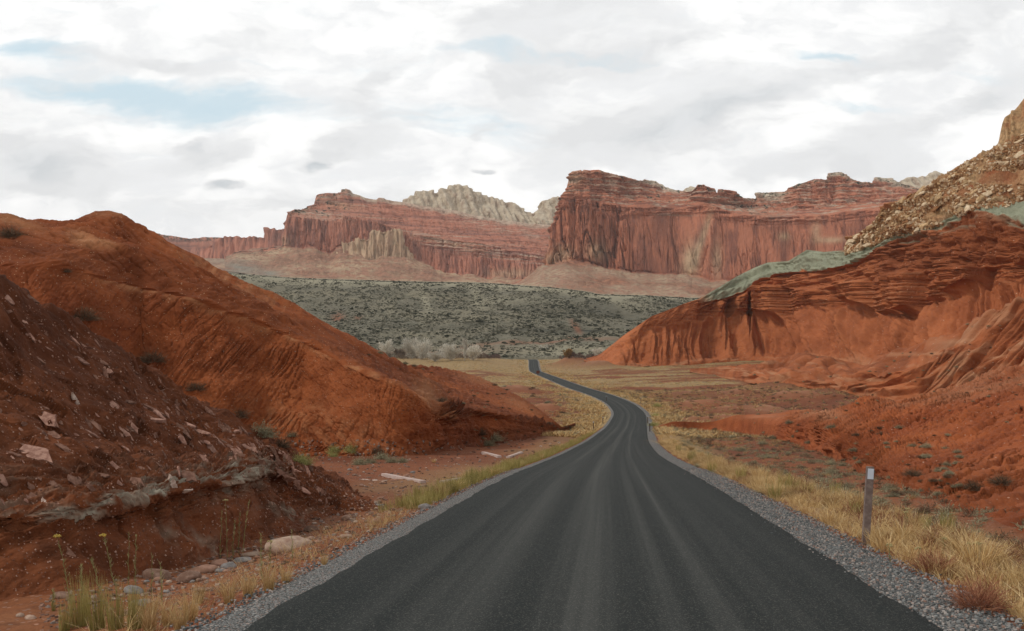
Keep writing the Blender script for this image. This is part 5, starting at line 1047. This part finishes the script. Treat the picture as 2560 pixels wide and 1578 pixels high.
for X, Y, w, ms, lab in [(225, 42, 62, me_rabb, 'round yellow shrub beyond the bend, right of the far post'), (213, 100, 55, me_rabb, 'yellowish shrub beside the road just past the bend'), (268, 110, 60, me_sage, 'tan shrub right of the yellowish one past the bend'), (205, 160, 75, me_rabb, 'yellow green shrub behind the pair of marker posts'),
        (1025, 142, 55, me_sage, 'pale round shrub beside the light mound'), (1088, 155, 38, me_brown, 'small dark shrub right of the pale round one'), (1780, 462, 135, me_brown, 'wide brown shrub on the red slope above the post'), (1902, 495, 66, me_brown, 'small brown shrub right of the wide one above the post'), (1988, 470, 66, me_brown, 'small dark shrub higher on the red slope at right'),
        (2145, 545, 165, me_brown, 'large grey brown shrub on the red slope at right'), (2315, 508, 165, me_brown, 'wide low brown shrub behind the large grey brown one'), (1390, 535, 100, me_sage, 'tan shrub left of the top of the near post'), (1650, 545, 115, me_sage, 'tan and green shrub right of the near post'), (1218, 565, 120, me_sage, 'low grey tan shrub behind the dry grass, left of two others'),
        (1300, 585, 75, me_sage, 'small tan shrub between two grey tan ones'), (1425, 578, 90, me_sage, 'olive tan shrub just left of the near post'), (1500, 550, 70, me_brown, 'brown shrub partly behind the near post'), (2385, 895, 150, me_brown, 'dark grey shrub in the gully at the right picture edge'), (1840, 690, 130, me_brown, 'sparse brown shrub below the red slope'), (1910, 740, 110, me_brown, 'dark brown shrub at the gully edge'),
        (1600, 625, 90, me_sage, 'low tan shrub in front of the tan and green one'), (1680, 575, 100, me_brown, 'brown shrub right of the tan and green one')]:
    u_, v_ = z8(X, Y); plant(ms, u_, v_, w*.1647, 'shrub', lab, hs=.85)
n_ = 0; G = 'small shrubs dotted over the red flats at right'
while n_ < 120:
    n_ += plant(rnd.choice([me_brown, me_sage, me_sage]), rnd.uniform(680, 960), rnd.uniform(428, 500), rnd.uniform(5, 13), 'small_shrub', 'small dull shrub among many on the red flats right of the road', G, .7, only=('ground', 'rilled'))
n_ = 0; G = 'small shrubs on the mounds and striped ridge'
while n_ < 90:
    n_ += plant(rnd.choice([me_brown, me_sage]), rnd.uniform(740, 1024), rnd.uniform(320, 425), rnd.uniform(2, 5), 'small_shrub', 'tiny dark shrub among many on the striped mounds at right', G, .7, only=('striped', 'rilled', 'ground'))
n_ = 0; G = 'small shrubs along the red hill'
for X, Y in [(330, 125), (410, 112), (580, 185), (700, 222), (820, 440), (975, 455), (1140, 465), (1240, 485), (1290, 490), (1440, 500), (1650, 520), (880, 380), (1030, 450), (1190, 330), (1450, 350), (545, 220), (640, 200), (760, 245), (1560, 590), (1700, 620), (1590, 610)]:
    q = z7(X, Y); plant(rnd.choice([me_brown, me_sage, me_brown]), q[0], q[1]+1, rnd.uniform(4, 9), 'small_shrub', 'small brown shrub among those along the tail of the red hill', G, .75)
for k in range(60): plant(rnd.choice([me_brown, me_sage]), rnd.uniform(470, 600), rnd.uniform(385, 445), rnd.uniform(3, 7), 'small_shrub', 'small brown shrub among those along the tail of the red hill', G, .6, only=('ground', 'red_hill'))

# right verge: straw bunch grass close to the gravel, russet and grey stems farther down
def road_pt(y, l): 
    x = float(xroad(y))+l; g, n, o = down(x, y); return g
G = 'straw bunch grass on the right verge'
KEEP = [hit(*z8(X, Y))[0] for X, Y in ((1900, 1010), (2210, 1220), (1900, 1060), (2150, 1270), (2260, 1180))]
for k in range(300):
    y = 9+100*rnd.random()**1.7; l = 4.35+abs(rnd.gauss(0, 1.05))*(.9+.2*rnd.random())
    if float(pn(y/2.6, l/1.6, 430)) < -.06: continue
    p = road_pt(y, l); s = rnd.uniform(.55, 1.15)
    if any(k_ and (p-k_).length < .55 for k_ in KEEP): continue
    inst('grass_clump', rnd.choice(me_straw if rnd.random() < .86 else me_green), p, (rnd.uniform(-.15, .15), rnd.uniform(-.15, .15), rnd.uniform(0, 6.28)), (s*1.15, s*1.15, s), 'straw coloured bunch grass clump among many on the right verge', 'grass clump', G)
for X, Y, w, ms, nm, lab, hs in [(1545, 880, 190, me_straw, 'grass_clump', 'big pale bunch of grass sweeping right from the foot of the near post', 1.0), (1265, 760, 170, me_straw, 'grass_clump', 'orange straw bunch grass left of the near post', 1.1), (940, 610, 190, me_green, 'grass_clump', 'large greenish grass bunch midway along the right verge', .9), (560, 440, 130, me_green, 'grass_clump', 'yellow green bunch in the far part of the right verge', .8), (1430, 690, 150, me_green, 'grass_clump', 'greenish straw bunch just behind the near post', .9), (290, 280, 170, me_straw, 'grass_clump', 'wide straw bunch at the beginning of the right verge by the bend', .6),
        (1900, 1060, 330, me_russ, 'shrub', 'russet stemmed shrub on the right verge, left of the largest one', .95), (2180, 1280, 420, me_russ, 'shrub', 'largest russet stemmed shrub at lower right of the verge', 1.0), (2050, 1090, 180, me_straw, 'grass_clump', 'curling straw tuft between the two russet shrubs', .8), (2400, 1130, 260, me_straw, 'grass_clump', 'straw grass bunch at the right picture edge', .9), (440, 375, 110, me_russ, 'shrub', 'low russet shrub in the far part of the right verge', .6), (1450, 875, 70, me_russ, 'shrub', 'tiny russet plant at the foot of the near post', .7), (750, 500, 120, me_russ, 'shrub', 'low reddish shrub among the straw midway along the verge', .7)]:
    u_, v_ = z8(X, Y); plant(ms, u_, v_, w*.1647, nm, lab, None, hs, base=.75 if ms in (me_straw, me_green) else 1.0, cat='grass clump' if nm == 'grass_clump' else 'shrub')
def scatter_grass(name, n, fy, fl, protos, mat, label, smin, smax, sub=1.0, cat='grass'):
    X = []
    for _ in range(n):
        y = fy(); l = fl(y); x = float(xroad(y))+l; z = float(gheight(x, y)); s = rnd.uniform(smin, smax)
        X.append((rnd.randrange(len(protos)), rotz(rnd.uniform(0, 6.28), (s, s, s*rnd.uniform(.7, 1.1))), np.array([x, y, z-.02])))
    merge(name, protos, X, mat, label=label, cat=cat)
ST2 = [blades(60, .30, .40, 1.0, .012, 400+i, .6, .6, 2) for i in range(4)]; GR2 = [blades(45, .25, .5, .6, .011, 410+i, .8, .4, 2) for i in range(3)]
scatter_grass('verge_grass', 1100, lambda: 9+170*rnd.random()**1.8, lambda y: 4.3+abs(rnd.gauss(0, 1.2)), ST2, M_straw, 'short straw grass filling the right verge', .5, 1.0)
RU2 = [bush(120, .3, .3, .009, 420+i, .01, 40) for i in range(3)]
scatter_grass('verge_weeds', 260, lambda: 9+60*rnd.random()**1.5, lambda y: 4.9+abs(rnd.gauss(0, 1.4)), RU2, M_russet, 'low russet weeds mixed into the right verge grass', .6, 1.3)
SC3 = [bush(60, .34, .26, .02, 440+i, .02, 60) for i in range(4)]
scatter_grass('flat_weeds', 2400, lambda: 22+130*rnd.random()**1.2, lambda y: 6.5+rnd.random()*34, SC3, M_sage, 'small dull weeds over the red flats at right', .4, 1.1, cat='weeds')
scatter_grass('flat_straw', 1500, lambda: 35+120*rnd.random(), lambda y: 5.5+rnd.random()**1.5*38, ST2, M_straw, 'small straw tufts over the red flats at right', .3, .75)
scatter_grass('dead_weeds', 1300, lambda: 22+130*rnd.random()**1.2, lambda y: 6.5+rnd.random()*34, SC3, M_brown, 'small brown dead weeds over the red flats at right', .4, 1.1, cat='weeds')
scatter_grass('terrace_straw', 3400, lambda: 115+250*rnd.random(), lambda y: 7+rnd.random()**1.3*105, ST2, M_straw, 'dry straw tufts dotted over the low red terraces', .7, 1.7)
scatter_grass('terrace_scrub', 2600, lambda: 115+250*rnd.random(), lambda y: 7+rnd.random()**1.2*110, SC3, M_brown, 'brown scrub dotted over the low red terraces', .8, 2.2, cat='scrub')
# left road edge: yellow green grass
G = 'green grass clumps along the left gravel edge'
for k in range(120):
    y = 27+95*rnd.random()**1.2; l = -4.0-abs(rnd.gauss(0, .5)); p = road_pt(y, l); s = rnd.uniform(.5, 1.0)*(1 if y > 26 else .7)
    inst('grass_clump', rnd.choice(me_green if rnd.random() < .75 else me_straw), p, (rnd.uniform(-.12, .12), rnd.uniform(-.12, .12), rnd.uniform(0, 6.28)), s, 'yellow green grass clump among many along the left gravel edge', 'grass clump', G)
scatter_grass('roadside_grass', 700, lambda: 25+130*rnd.random()**1.3, lambda y: -3.95-abs(rnd.gauss(0, .5)), GR2, M_green, 'short yellow green grass beside the left gravel edge', .5, 1.0)
scatter_grass('dry_verge_grass', 100, lambda: 9.5+15*rnd.random(), lambda y: -4.0-abs(rnd.gauss(0, .45)), [blades(26, .3, .32, .9, .006, 430+i, .9, .5, 2) for i in range(3)], M_straw, 'sparse dry grass on the left verge close to the camera', .6, 1.1)
G = 'foreground grass tufts at lower left'
for X, Y, w, ms in [(520, 1480, 300, 0), (640, 1500, 320, 0), (760, 1500, 280, 0), (880, 1500, 260, 0), (420, 1510, 200, 0), (980, 1512, 220, 1), (1100, 1480, 200, 1), (1250, 1440, 220, 1), (1500, 1330, 180, 1), (1620, 1290, 170, 1), (1760, 1250, 190, 1), (1870, 1200, 150, 1), (1180, 1510, 200, 1), (560, 1400, 160, 0), (870, 1400, 160, 0), (1300, 1330, 150, 1), (1000, 1400, 150, 1), (350, 1380, 70, 0), (2120, 1080, 90, 1)]:
    u_, v_ = z2(X, Y); plant([me_green, me_straw][ms][:3], u_, v_, w*.15289, 'grass_clump', 'yellow green or straw grass tuft in the lower left foreground', G, 1.6, base=.75, cat='grass clump')

# tall flowering weeds in the left foreground
M_stem = fibre_mat('green_stems', [(.16, .16, .06), (.26, .25, .11), (.38, .36, .18)])
def weed(base, top, label, head=None, leafy=1.0):
    l, n, o = hit(*base)
    if l is None: return
    h = (base[1]-top[1])*l.y/F; dx = (top[0]-base[0])*l.y/F; g = np.random.RandomState(int(base[0]*7+top[0])); t = empty('tall_weed', l)
    ns = 9; tt = np.linspace(0, 1, ns); px = dx*tt**1.3+g.randn(ns)*.006; pz = h*tt; wv = .0055*(1-.6*tt); V = []; Q = []; c = []
    for k in range(2):
        b = len(V)
        for i in range(ns):
            ox, oy = (wv[i], 0) if k == 0 else (0, wv[i]); V += [(px[i]-ox, -oy, pz[i]), (px[i]+ox, oy, pz[i])]; c += [.5, .5]
        Q += [(b+2*i, b+2*i+1, b+2*i+3, b+2*i+2) for i in range(ns-1)]
    nl = int(44*leafy)
    for i in range(nl):
        tq = g.rand()**.8; z0 = h*tq; x0 = np.interp(tq, tt, px); a = g.rand()*6.28; L = (.03+.06*g.rand())*(1.2-tq*.6); w = .0035; b = len(V); ex, ey, ez = np.cos(a)*L*.6, np.sin(a)*L*.6, L*.8; q = g.rand()
        V += [(x0-w, 0, z0), (x0+w, 0, z0), (x0+ex+w*.3, ey, z0+ez), (x0+ex-w*.3, ey, z0+ez)]; c += [q]*4; Q.append((b, b+1, b+2, b+3))
    me = mesh_np('stem', np.array(V), np.array(Q), False); add_attr(me, 'c', np.array(c)); link('stem', me, M_stem, t)
    if head:
        bm = bmesh.new()
        for i in range(26 if head == 'yellow' else 14):
            a = g.rand()*6.28; rr = .045*np.sqrt(g.rand()); m = Matrix.Translation((dx+rr*np.cos(a), rr*np.sin(a), h+.02*g.rand()-rr*.3)); bmesh.ops.create_icosphere(bm, subdivisions=1, radius=.0075+.006*g.rand(), matrix=m)
        me = bpy.data.meshes.new('flower_head'); bm.to_mesh(me); bm.free(); link('flower_head', me, M_flower if head == 'yellow' else M_seed, t)
    tag(t, label, 'weed'); return t
for b, t_, lab, hd, lf in [((470, 1400), (375, 890), 'leaning weed with the brightest yellow flower head, leftmost tall stem', 'yellow', 1.6), ((770, 1350), (675, 885), 'leaning weed with a yellow green head, second tall stem from the left', 'yellow', 1.6), ((840, 1210), (845, 865), 'bare upright stem between the yellow headed weed and a green one', None, .7), ((880, 1260), (890, 890), 'green tipped weed standing in front of the dark scree', None, 1.2),
        ((1060, 1345), (1045, 1060), 'thin upright stem in front of the brown boulders', None, .8), ((665, 1350), (598, 1040), 'green leafy weed between the two yellow headed ones', None, 1.8), ((545, 1400), (528, 1085), 'short bushy green weed beside the leftmost flower', None, 2.4), ((1490, 1045), (1475, 655), 'tallest stem of the middle group, with a cream flower head', 'seed', .4), ((1590, 1005), (1630, 655), 'rightmost stem of the middle group, with a pale tip', None, .9),
        ((1562, 1010), (1568, 740), 'leafy green stem of the middle group, next to the rightmost', None, 1.5), ((1520, 1045), (1535, 795), 'short leafy stem of the middle group', None, 1.6), ((1440, 1035), (1450, 720), 'wavy thin stem at the left of the middle group', None, .6), ((1712, 1180), (1705, 875), 'greenish stem left of the largest pale boulder', None, 1.0), ((1762, 1110), (1772, 925), 'stem with cream seed heads in front of the largest pale boulder', 'seed', .8), ((1910, 1050), (1910, 845), 'thin dry stem rising behind the largest pale boulder', None, .5), ((990, 1300), (992, 1010), 'thin dry stem left of the upright one by the boulders', None, .7), ((350, 1380), (350, 1245), 'short green weed at the far left of the foreground', None, 1.2)]:
    weed(z2(*b), z2(*t_), lab, hd, lf)
G = 'dry seed stalks in the right verge'
for X, Y, h in [(1745, 760, 100), (1725, 800, 120), (2115, 960, 90), (2160, 970, 100), (2195, 970, 100), (1960, 930, 90), (1640, 960, 80), (1815, 1010, 110), (1330, 520, 70), (1000, 560, 110), (880, 540, 110)]:
    weed(z8(X, Y+30), z8(X+rnd.uniform(-25, 25), Y-h), None, 'seed', .4)
    o = [q for q in scene.collection.objects if q.name.startswith('tall_weed')][-1]
    tag(o, 'dry stalk with a cream seed head standing in the right verge grass', 'weed', G)

# ------------------------------------------------------------------ scrub on the flats
TUF = [blades(14, .34, .34, 1.0, .07, 500+i, .8, .5, 2) for i in range(4)]
def flats():
    g = np.random.RandomState(31); n = 76000; y = 140+700*g.rand(n)**1.2; l = (g.rand(n)*380-170)*np.maximum(.3, y/500); x = xroad(y)+l; al = np.abs(l)
    g1 = fbm(x/60, y/30, 3, 33); g2 = fbm(x/30, y/60, 3, 39)
    want = np.where(y > 330, .85, .6)*np.where(g1 > -.35, 1, .1)*(1-.8*((g2 > .35)&(y < 620))); want = np.where(al < 16, np.maximum(want, .9), want)
    for (mx, my, rx, ry, h) in MOUNDS: want = np.where(((x-mx)/rx)**2+((y-my)/ry)**2 < .8, np.minimum(want, .22), want)
    ok = (al > 4.6)&(g.rand(n) < want); x, y, al = x[ok], y[ok], al[ok]; z = gheight(x, y, False); sz = (.6+.9*g.rand(len(x)))*(1+.5*(al < 12)); dry = g.rand(len(x)) < .82; XS, XR = [], []
    for i in range(len(x)): (XS if dry[i] else XR).append((int(g.randint(4)), rotz(g.rand()*6.28, (sz[i]*1.2, sz[i]*1.2, sz[i])), np.array([x[i], y[i], z[i]-.03])))
    merge('flats_grass', TUF, XS, M_straw, label='pale dry grass covering the valley flats', cat='grass')
    merge('flats_scrub', TUF, XR, M_sage, label='grey green scrub mixed into the dry grass of the flats', cat='scrub')
flats()
def octa(seed):
    g = np.random.RandomState(seed); a = np.arange(5)/5*2*np.pi; r = .8+.4*g.rand(5); V = [(np.cos(t)*q, np.sin(t)*q, 0) for t, q in zip(a, r)]+[(.7*np.cos(t+.4)*q, .7*np.sin(t+.4)*q, .7+.3*g.rand()) for t, q in zip(a, r)]
    return np.array(V), np.array([(i, (i+1) % 5, 5+(i+1) % 5, 5+i) for i in range(5)]+[(5, 6, 7, 8), (5, 8, 9, 9)]), np.full(10, g.rand())
OC = [octa(i) for i in range(8)]; OC = [(V, Q[:6], c) for V, Q, c in OC]
M_juni = fibre_mat('dark_scrub', [(.030, .034, .022), (.055, .057, .040), (.10, .096, .07), (.23, .21, .15)])
def sage_scrub():
    P, T = SAGE; nrw, ncl = P.shape[:2]; g = np.random.RandomState(33); n = 190000
    u, v = uv_of(P); i = g.randint(1, nrw-2, n); j = g.randint(1, ncl-2, n); a, b = g.rand(n)[:, None], g.rand(n)[:, None]
    p = P[i, j]*(1-a)*(1-b)+P[i+1, j]*a*(1-b)+P[i, j+1]*(1-a)*b+P[i+1, j+1]*a*b
    ok = (u[i, j] > 190)&(u[i, j] < 740)&(fbm(p[:, 0]/24, p[:, 1]/45, 3, 601)+.6*fbm(p[:, 0]/90, p[:, 1]/160, 2, 605) > -.34+.5*g.rand(n)-.2); p = p[ok]; sz = g.choice([.3, .4, .5, .65, .85, 1.2, 1.8], len(p), p=[.22, .24, .22, .16, .10, .045, .015])
    X = [(int(g.randint(8)), rotz(g.rand()*6.28, (q*1.5, q*1.5, q*.95)), w-np.array([0, 0, .1])) for q, w in zip(sz, p)]
    merge('sage_scrub', OC, X, M_juni, label='dark low scrub speckling the grey green slope', cat='scrub')
sage_scrub()

# ------------------------------------------------------------------ trees at the foot of the sage slope
M_bark = simple('pale_bark', (.46, .41, .34), (.30, .26, .21), 2)
def tube(pts, r0, r1, ns=6):
    V, Q = [], []; n = len(pts)
    for i, p in enumerate(pts):
        r = r0+(r1-r0)*i/(n-1)
        V += [(p[0]+r*math.cos(k/ns*2*math.pi), p[1]+r*math.sin(k/ns*2*math.pi), p[2]) for k in range(ns)]
    Q = [(i*ns+k, i*ns+(k+1) % ns, (i+1)*ns+(k+1) % ns, (i+1)*ns+k) for i in range(n-1) for k in range(ns)]
    return np.array(V, float), np.array(Q)
def tree(u, vb, vt, wpx, label, mat, narrow=False, dens=1.0, group=None, tw=.10, cat='tree'):
    d = float(dground(u, vb)[0]); x = (u-CX)/F*d; z = float(gheight(x, d)); H = (vb-vt)*d/F; Wd = wpx*d/F/2; g = np.random.RandomState(int(u*10))
    t = empty('bare_tree' if mat in (M_bare,) else 'leafy_tree', (x, d, z)); Vs, Qs, n = [], [], 0; tips = []
    def add(p, a, b):
        nonlocal n
        V, Q = tube(p, a, b, 5); Vs.append(V); Qs.append(Q+n); n += len(V)
    nt = 1 if narrow else 3
    for k in range(nt):
        a = g.rand()*6.28; lean = .0 if narrow else .30; top = np.array([math.cos(a)*Wd*lean, math.sin(a)*Wd*lean, H*(.92 if narrow else .7)]); pts = [top*s_+np.array([g.randn()*.1, g.randn()*.1, 0]) for s_ in np.linspace(0, 1, 6)]; pts[0] = np.array([k*.3, 0, -.5]); add(pts, H*.022, H*.006)
        for m in range(11 if narrow else 9):
            s_ = .15+.8*g.rand(); p0 = top*s_; b = g.rand()*6.28; rad = Wd*(.8 if narrow else (.55+.45*g.rand()))*math.sqrt(max(.08, 1-abs(s_*1.3-.75))); p1 = np.array([math.cos(b)*rad, math.sin(b)*rad, min(H*.97, p0[2]+H*(.16+.2*g.rand()))])
            p1[:2] += p0[:2]*.5; pm = (p0+p1)/2+np.array([0, 0, -H*.02]); add([p0, pm, p1], H*.013, H*.004); tips += [(p0, pm), (pm, p1)]*2+[(p1*.9+p0*.1, p1)]
    me = mesh_np('trunk', np.concatenate(Vs), np.concatenate(Qs)); link('trunk', me, M_bark, t)
    N_ = int(2300*dens); V = np.zeros((N_, 4, 3)); c = np.zeros(N_)
    for i in range(N_):
        a, b = tips[g.randint(len(tips))]; p = a+(b-a)*g.rand()+g.randn(3)*np.array([Wd*.13, Wd*.13, H*.05]); p[2] = min(max(p[2], H*.10), H); dr = (p-np.array([0, 0, H*.25])); dr /= np.linalg.norm(dr)+1e-6; dr = dr+g.randn(3)*.45+np.array([0, 0, .5 if not narrow else 1.6]); dr *= (H*.075*(.6+g.rand()))/np.linalg.norm(dr)
        sd_ = np.cross(dr, g.randn(3)); sd_ *= tw*.5/(np.linalg.norm(sd_)+1e-6); V[i] = [p-sd_, p+sd_, p+dr+sd_*.4, p+dr-sd_*.4]; c[i] = g.rand()
    me = mesh_np('crown', V.reshape(-1, 3), np.arange(N_*4).reshape(-1, 4), False); add_attr(me, 'c', np.repeat(c, 4)); link('crown', me, mat, t)
    return tag(t, label, cat, group)
for X, Yb, Yt, w, mat, nar, dn, lab in [(185, 205, 84, 95, M_bare, 0, 1.0, 'leftmost bare grey cottonwood, half hidden by the red hill'), (365, 222, 74, 125, M_bare, 0, 1.3, 'tall rounded bare cottonwood, left one of the tall pair'), (435, 226, 76, 135, M_bare, 0, 1.3, 'tall bare cottonwood, right one of the tall pair'), (535, 240, 165, 125, M_bare, 0, 1.3, 'low wide silvery bare tree in front of the tall cottonwoods'),
        (650, 234, 112, 150, M_bare, 0, 1.5, 'wide bare cottonwood just left of the poplar'), (745, 238, 92, 34, M_bare, 1, 1.0, 'narrow upright tan poplar among the bare trees'), (805, 232, 122, 130, M_bare, 0, 1.5, 'bright bare tree just right of the poplar'), (1215, 214, 140, 100, M_bare, 0, .5, 'faint bare tree left of the road end'), (1325, 216, 118, 100, M_bare, 0, .7, 'bare grey tree behind the golden tree'),
        (1395, 216, 148, 95, M_gold, 0, 2.2, 'larger golden orange tree beside the far end of the road'), (1482, 212, 150, 65, M_gold, 0, 1.2, 'smaller pale golden tree right of the larger one'), (1700, 205, 140, 110, M_bare, 0, .5, 'faint grey tree over the dark thicket near the red slope'), (290, 215, 145, 90, M_under, 0, 1.0, 'small brown tree between the leftmost cottonwood and the tall pair')]:
    u_, v_ = zt(X, Yb); tree(u_, max(v_, 358.4), zt(X, Yt)[1], w*.16, lab, mat, bool(nar), dn, tw=.26 if mat is M_gold else .22)
def thicket(name, u0, u1, vb, hpx, mat, label, n, tw=.16):
    V = []; c = []; g = np.random.RandomState(int(u0))
    us = np.linspace(u0, u1, 40); ds = dground(us, [vb]*40)
    for i in range(n):
        u_ = g.uniform(u0, u1); d = float(np.interp(u_, us, ds))+g.rand()*14; x = (u_-CX)/F*d; z = float(gheight(x, d)); hh = hpx*d/F*(.55+.45*float(np.clip(.5+fbm(u_/6., 0*u_, 2, 77), 0, 1)))
        p = np.array([x, d, z+g.rand()*hh*.85]); dr = g.randn(3)*.6+np.array([0, 0, 1.3]); dr *= hh*.3/np.linalg.norm(dr); s_ = np.cross(dr, g.randn(3)); s_ *= tw*.5/np.linalg.norm(s_); V += [p-s_, p+s_, p+dr+s_*.4, p+dr-s_*.4]; c += [g.rand()]*4
    me = mesh_np(name, np.array(V), np.arange(len(V)).reshape(-1, 4), False); add_attr(me, 'c', np.array(c)); tag(link(name, me, mat), label, 'thicket', None, 'stuff')
thicket('dark_thicket', 478, 612, 358.8, 5.2, M_thick, 'dark purplish thicket along the foot of the grey green slope', 9000)
thicket('brown_thicket', 385, 485, 359.0, 6.0, M_under, 'brown undergrowth between the bare trees', 5000)

# ------------------------------------------------------------------ the faint haze that pales the far cliffs
def haze_box():
    bm = bmesh.new(); bmesh.ops.create_cube(bm, size=1)
    for v in bm.verts: v.co = Vector((v.co.x*26000, v.co.y*26000, -40+(v.co.z+.5)*840))
    me = bpy.data.meshes.new('haze'); bm.to_mesh(me); bm.free(); m = bpy.data.materials.new('haze_air'); m.use_nodes = True; nt = m.node_tree; nt.nodes.clear()
    o_ = nt.nodes.new('ShaderNodeOutputMaterial'); pv = nt.nodes.new('ShaderNodeVolumePrincipled'); pv.inputs['Color'].default_value = (1, .98, .96, 1); pv.inputs['Density'].default_value = 3e-5; pv.inputs['Anisotropy'].default_value = .0
    nt.links.new(pv.outputs[0], o_.inputs['Volume']); o = link('haze', me, m); o['kind'] = 'stuff'; o['label'] = 'faint haze over the valley'
haze_box()
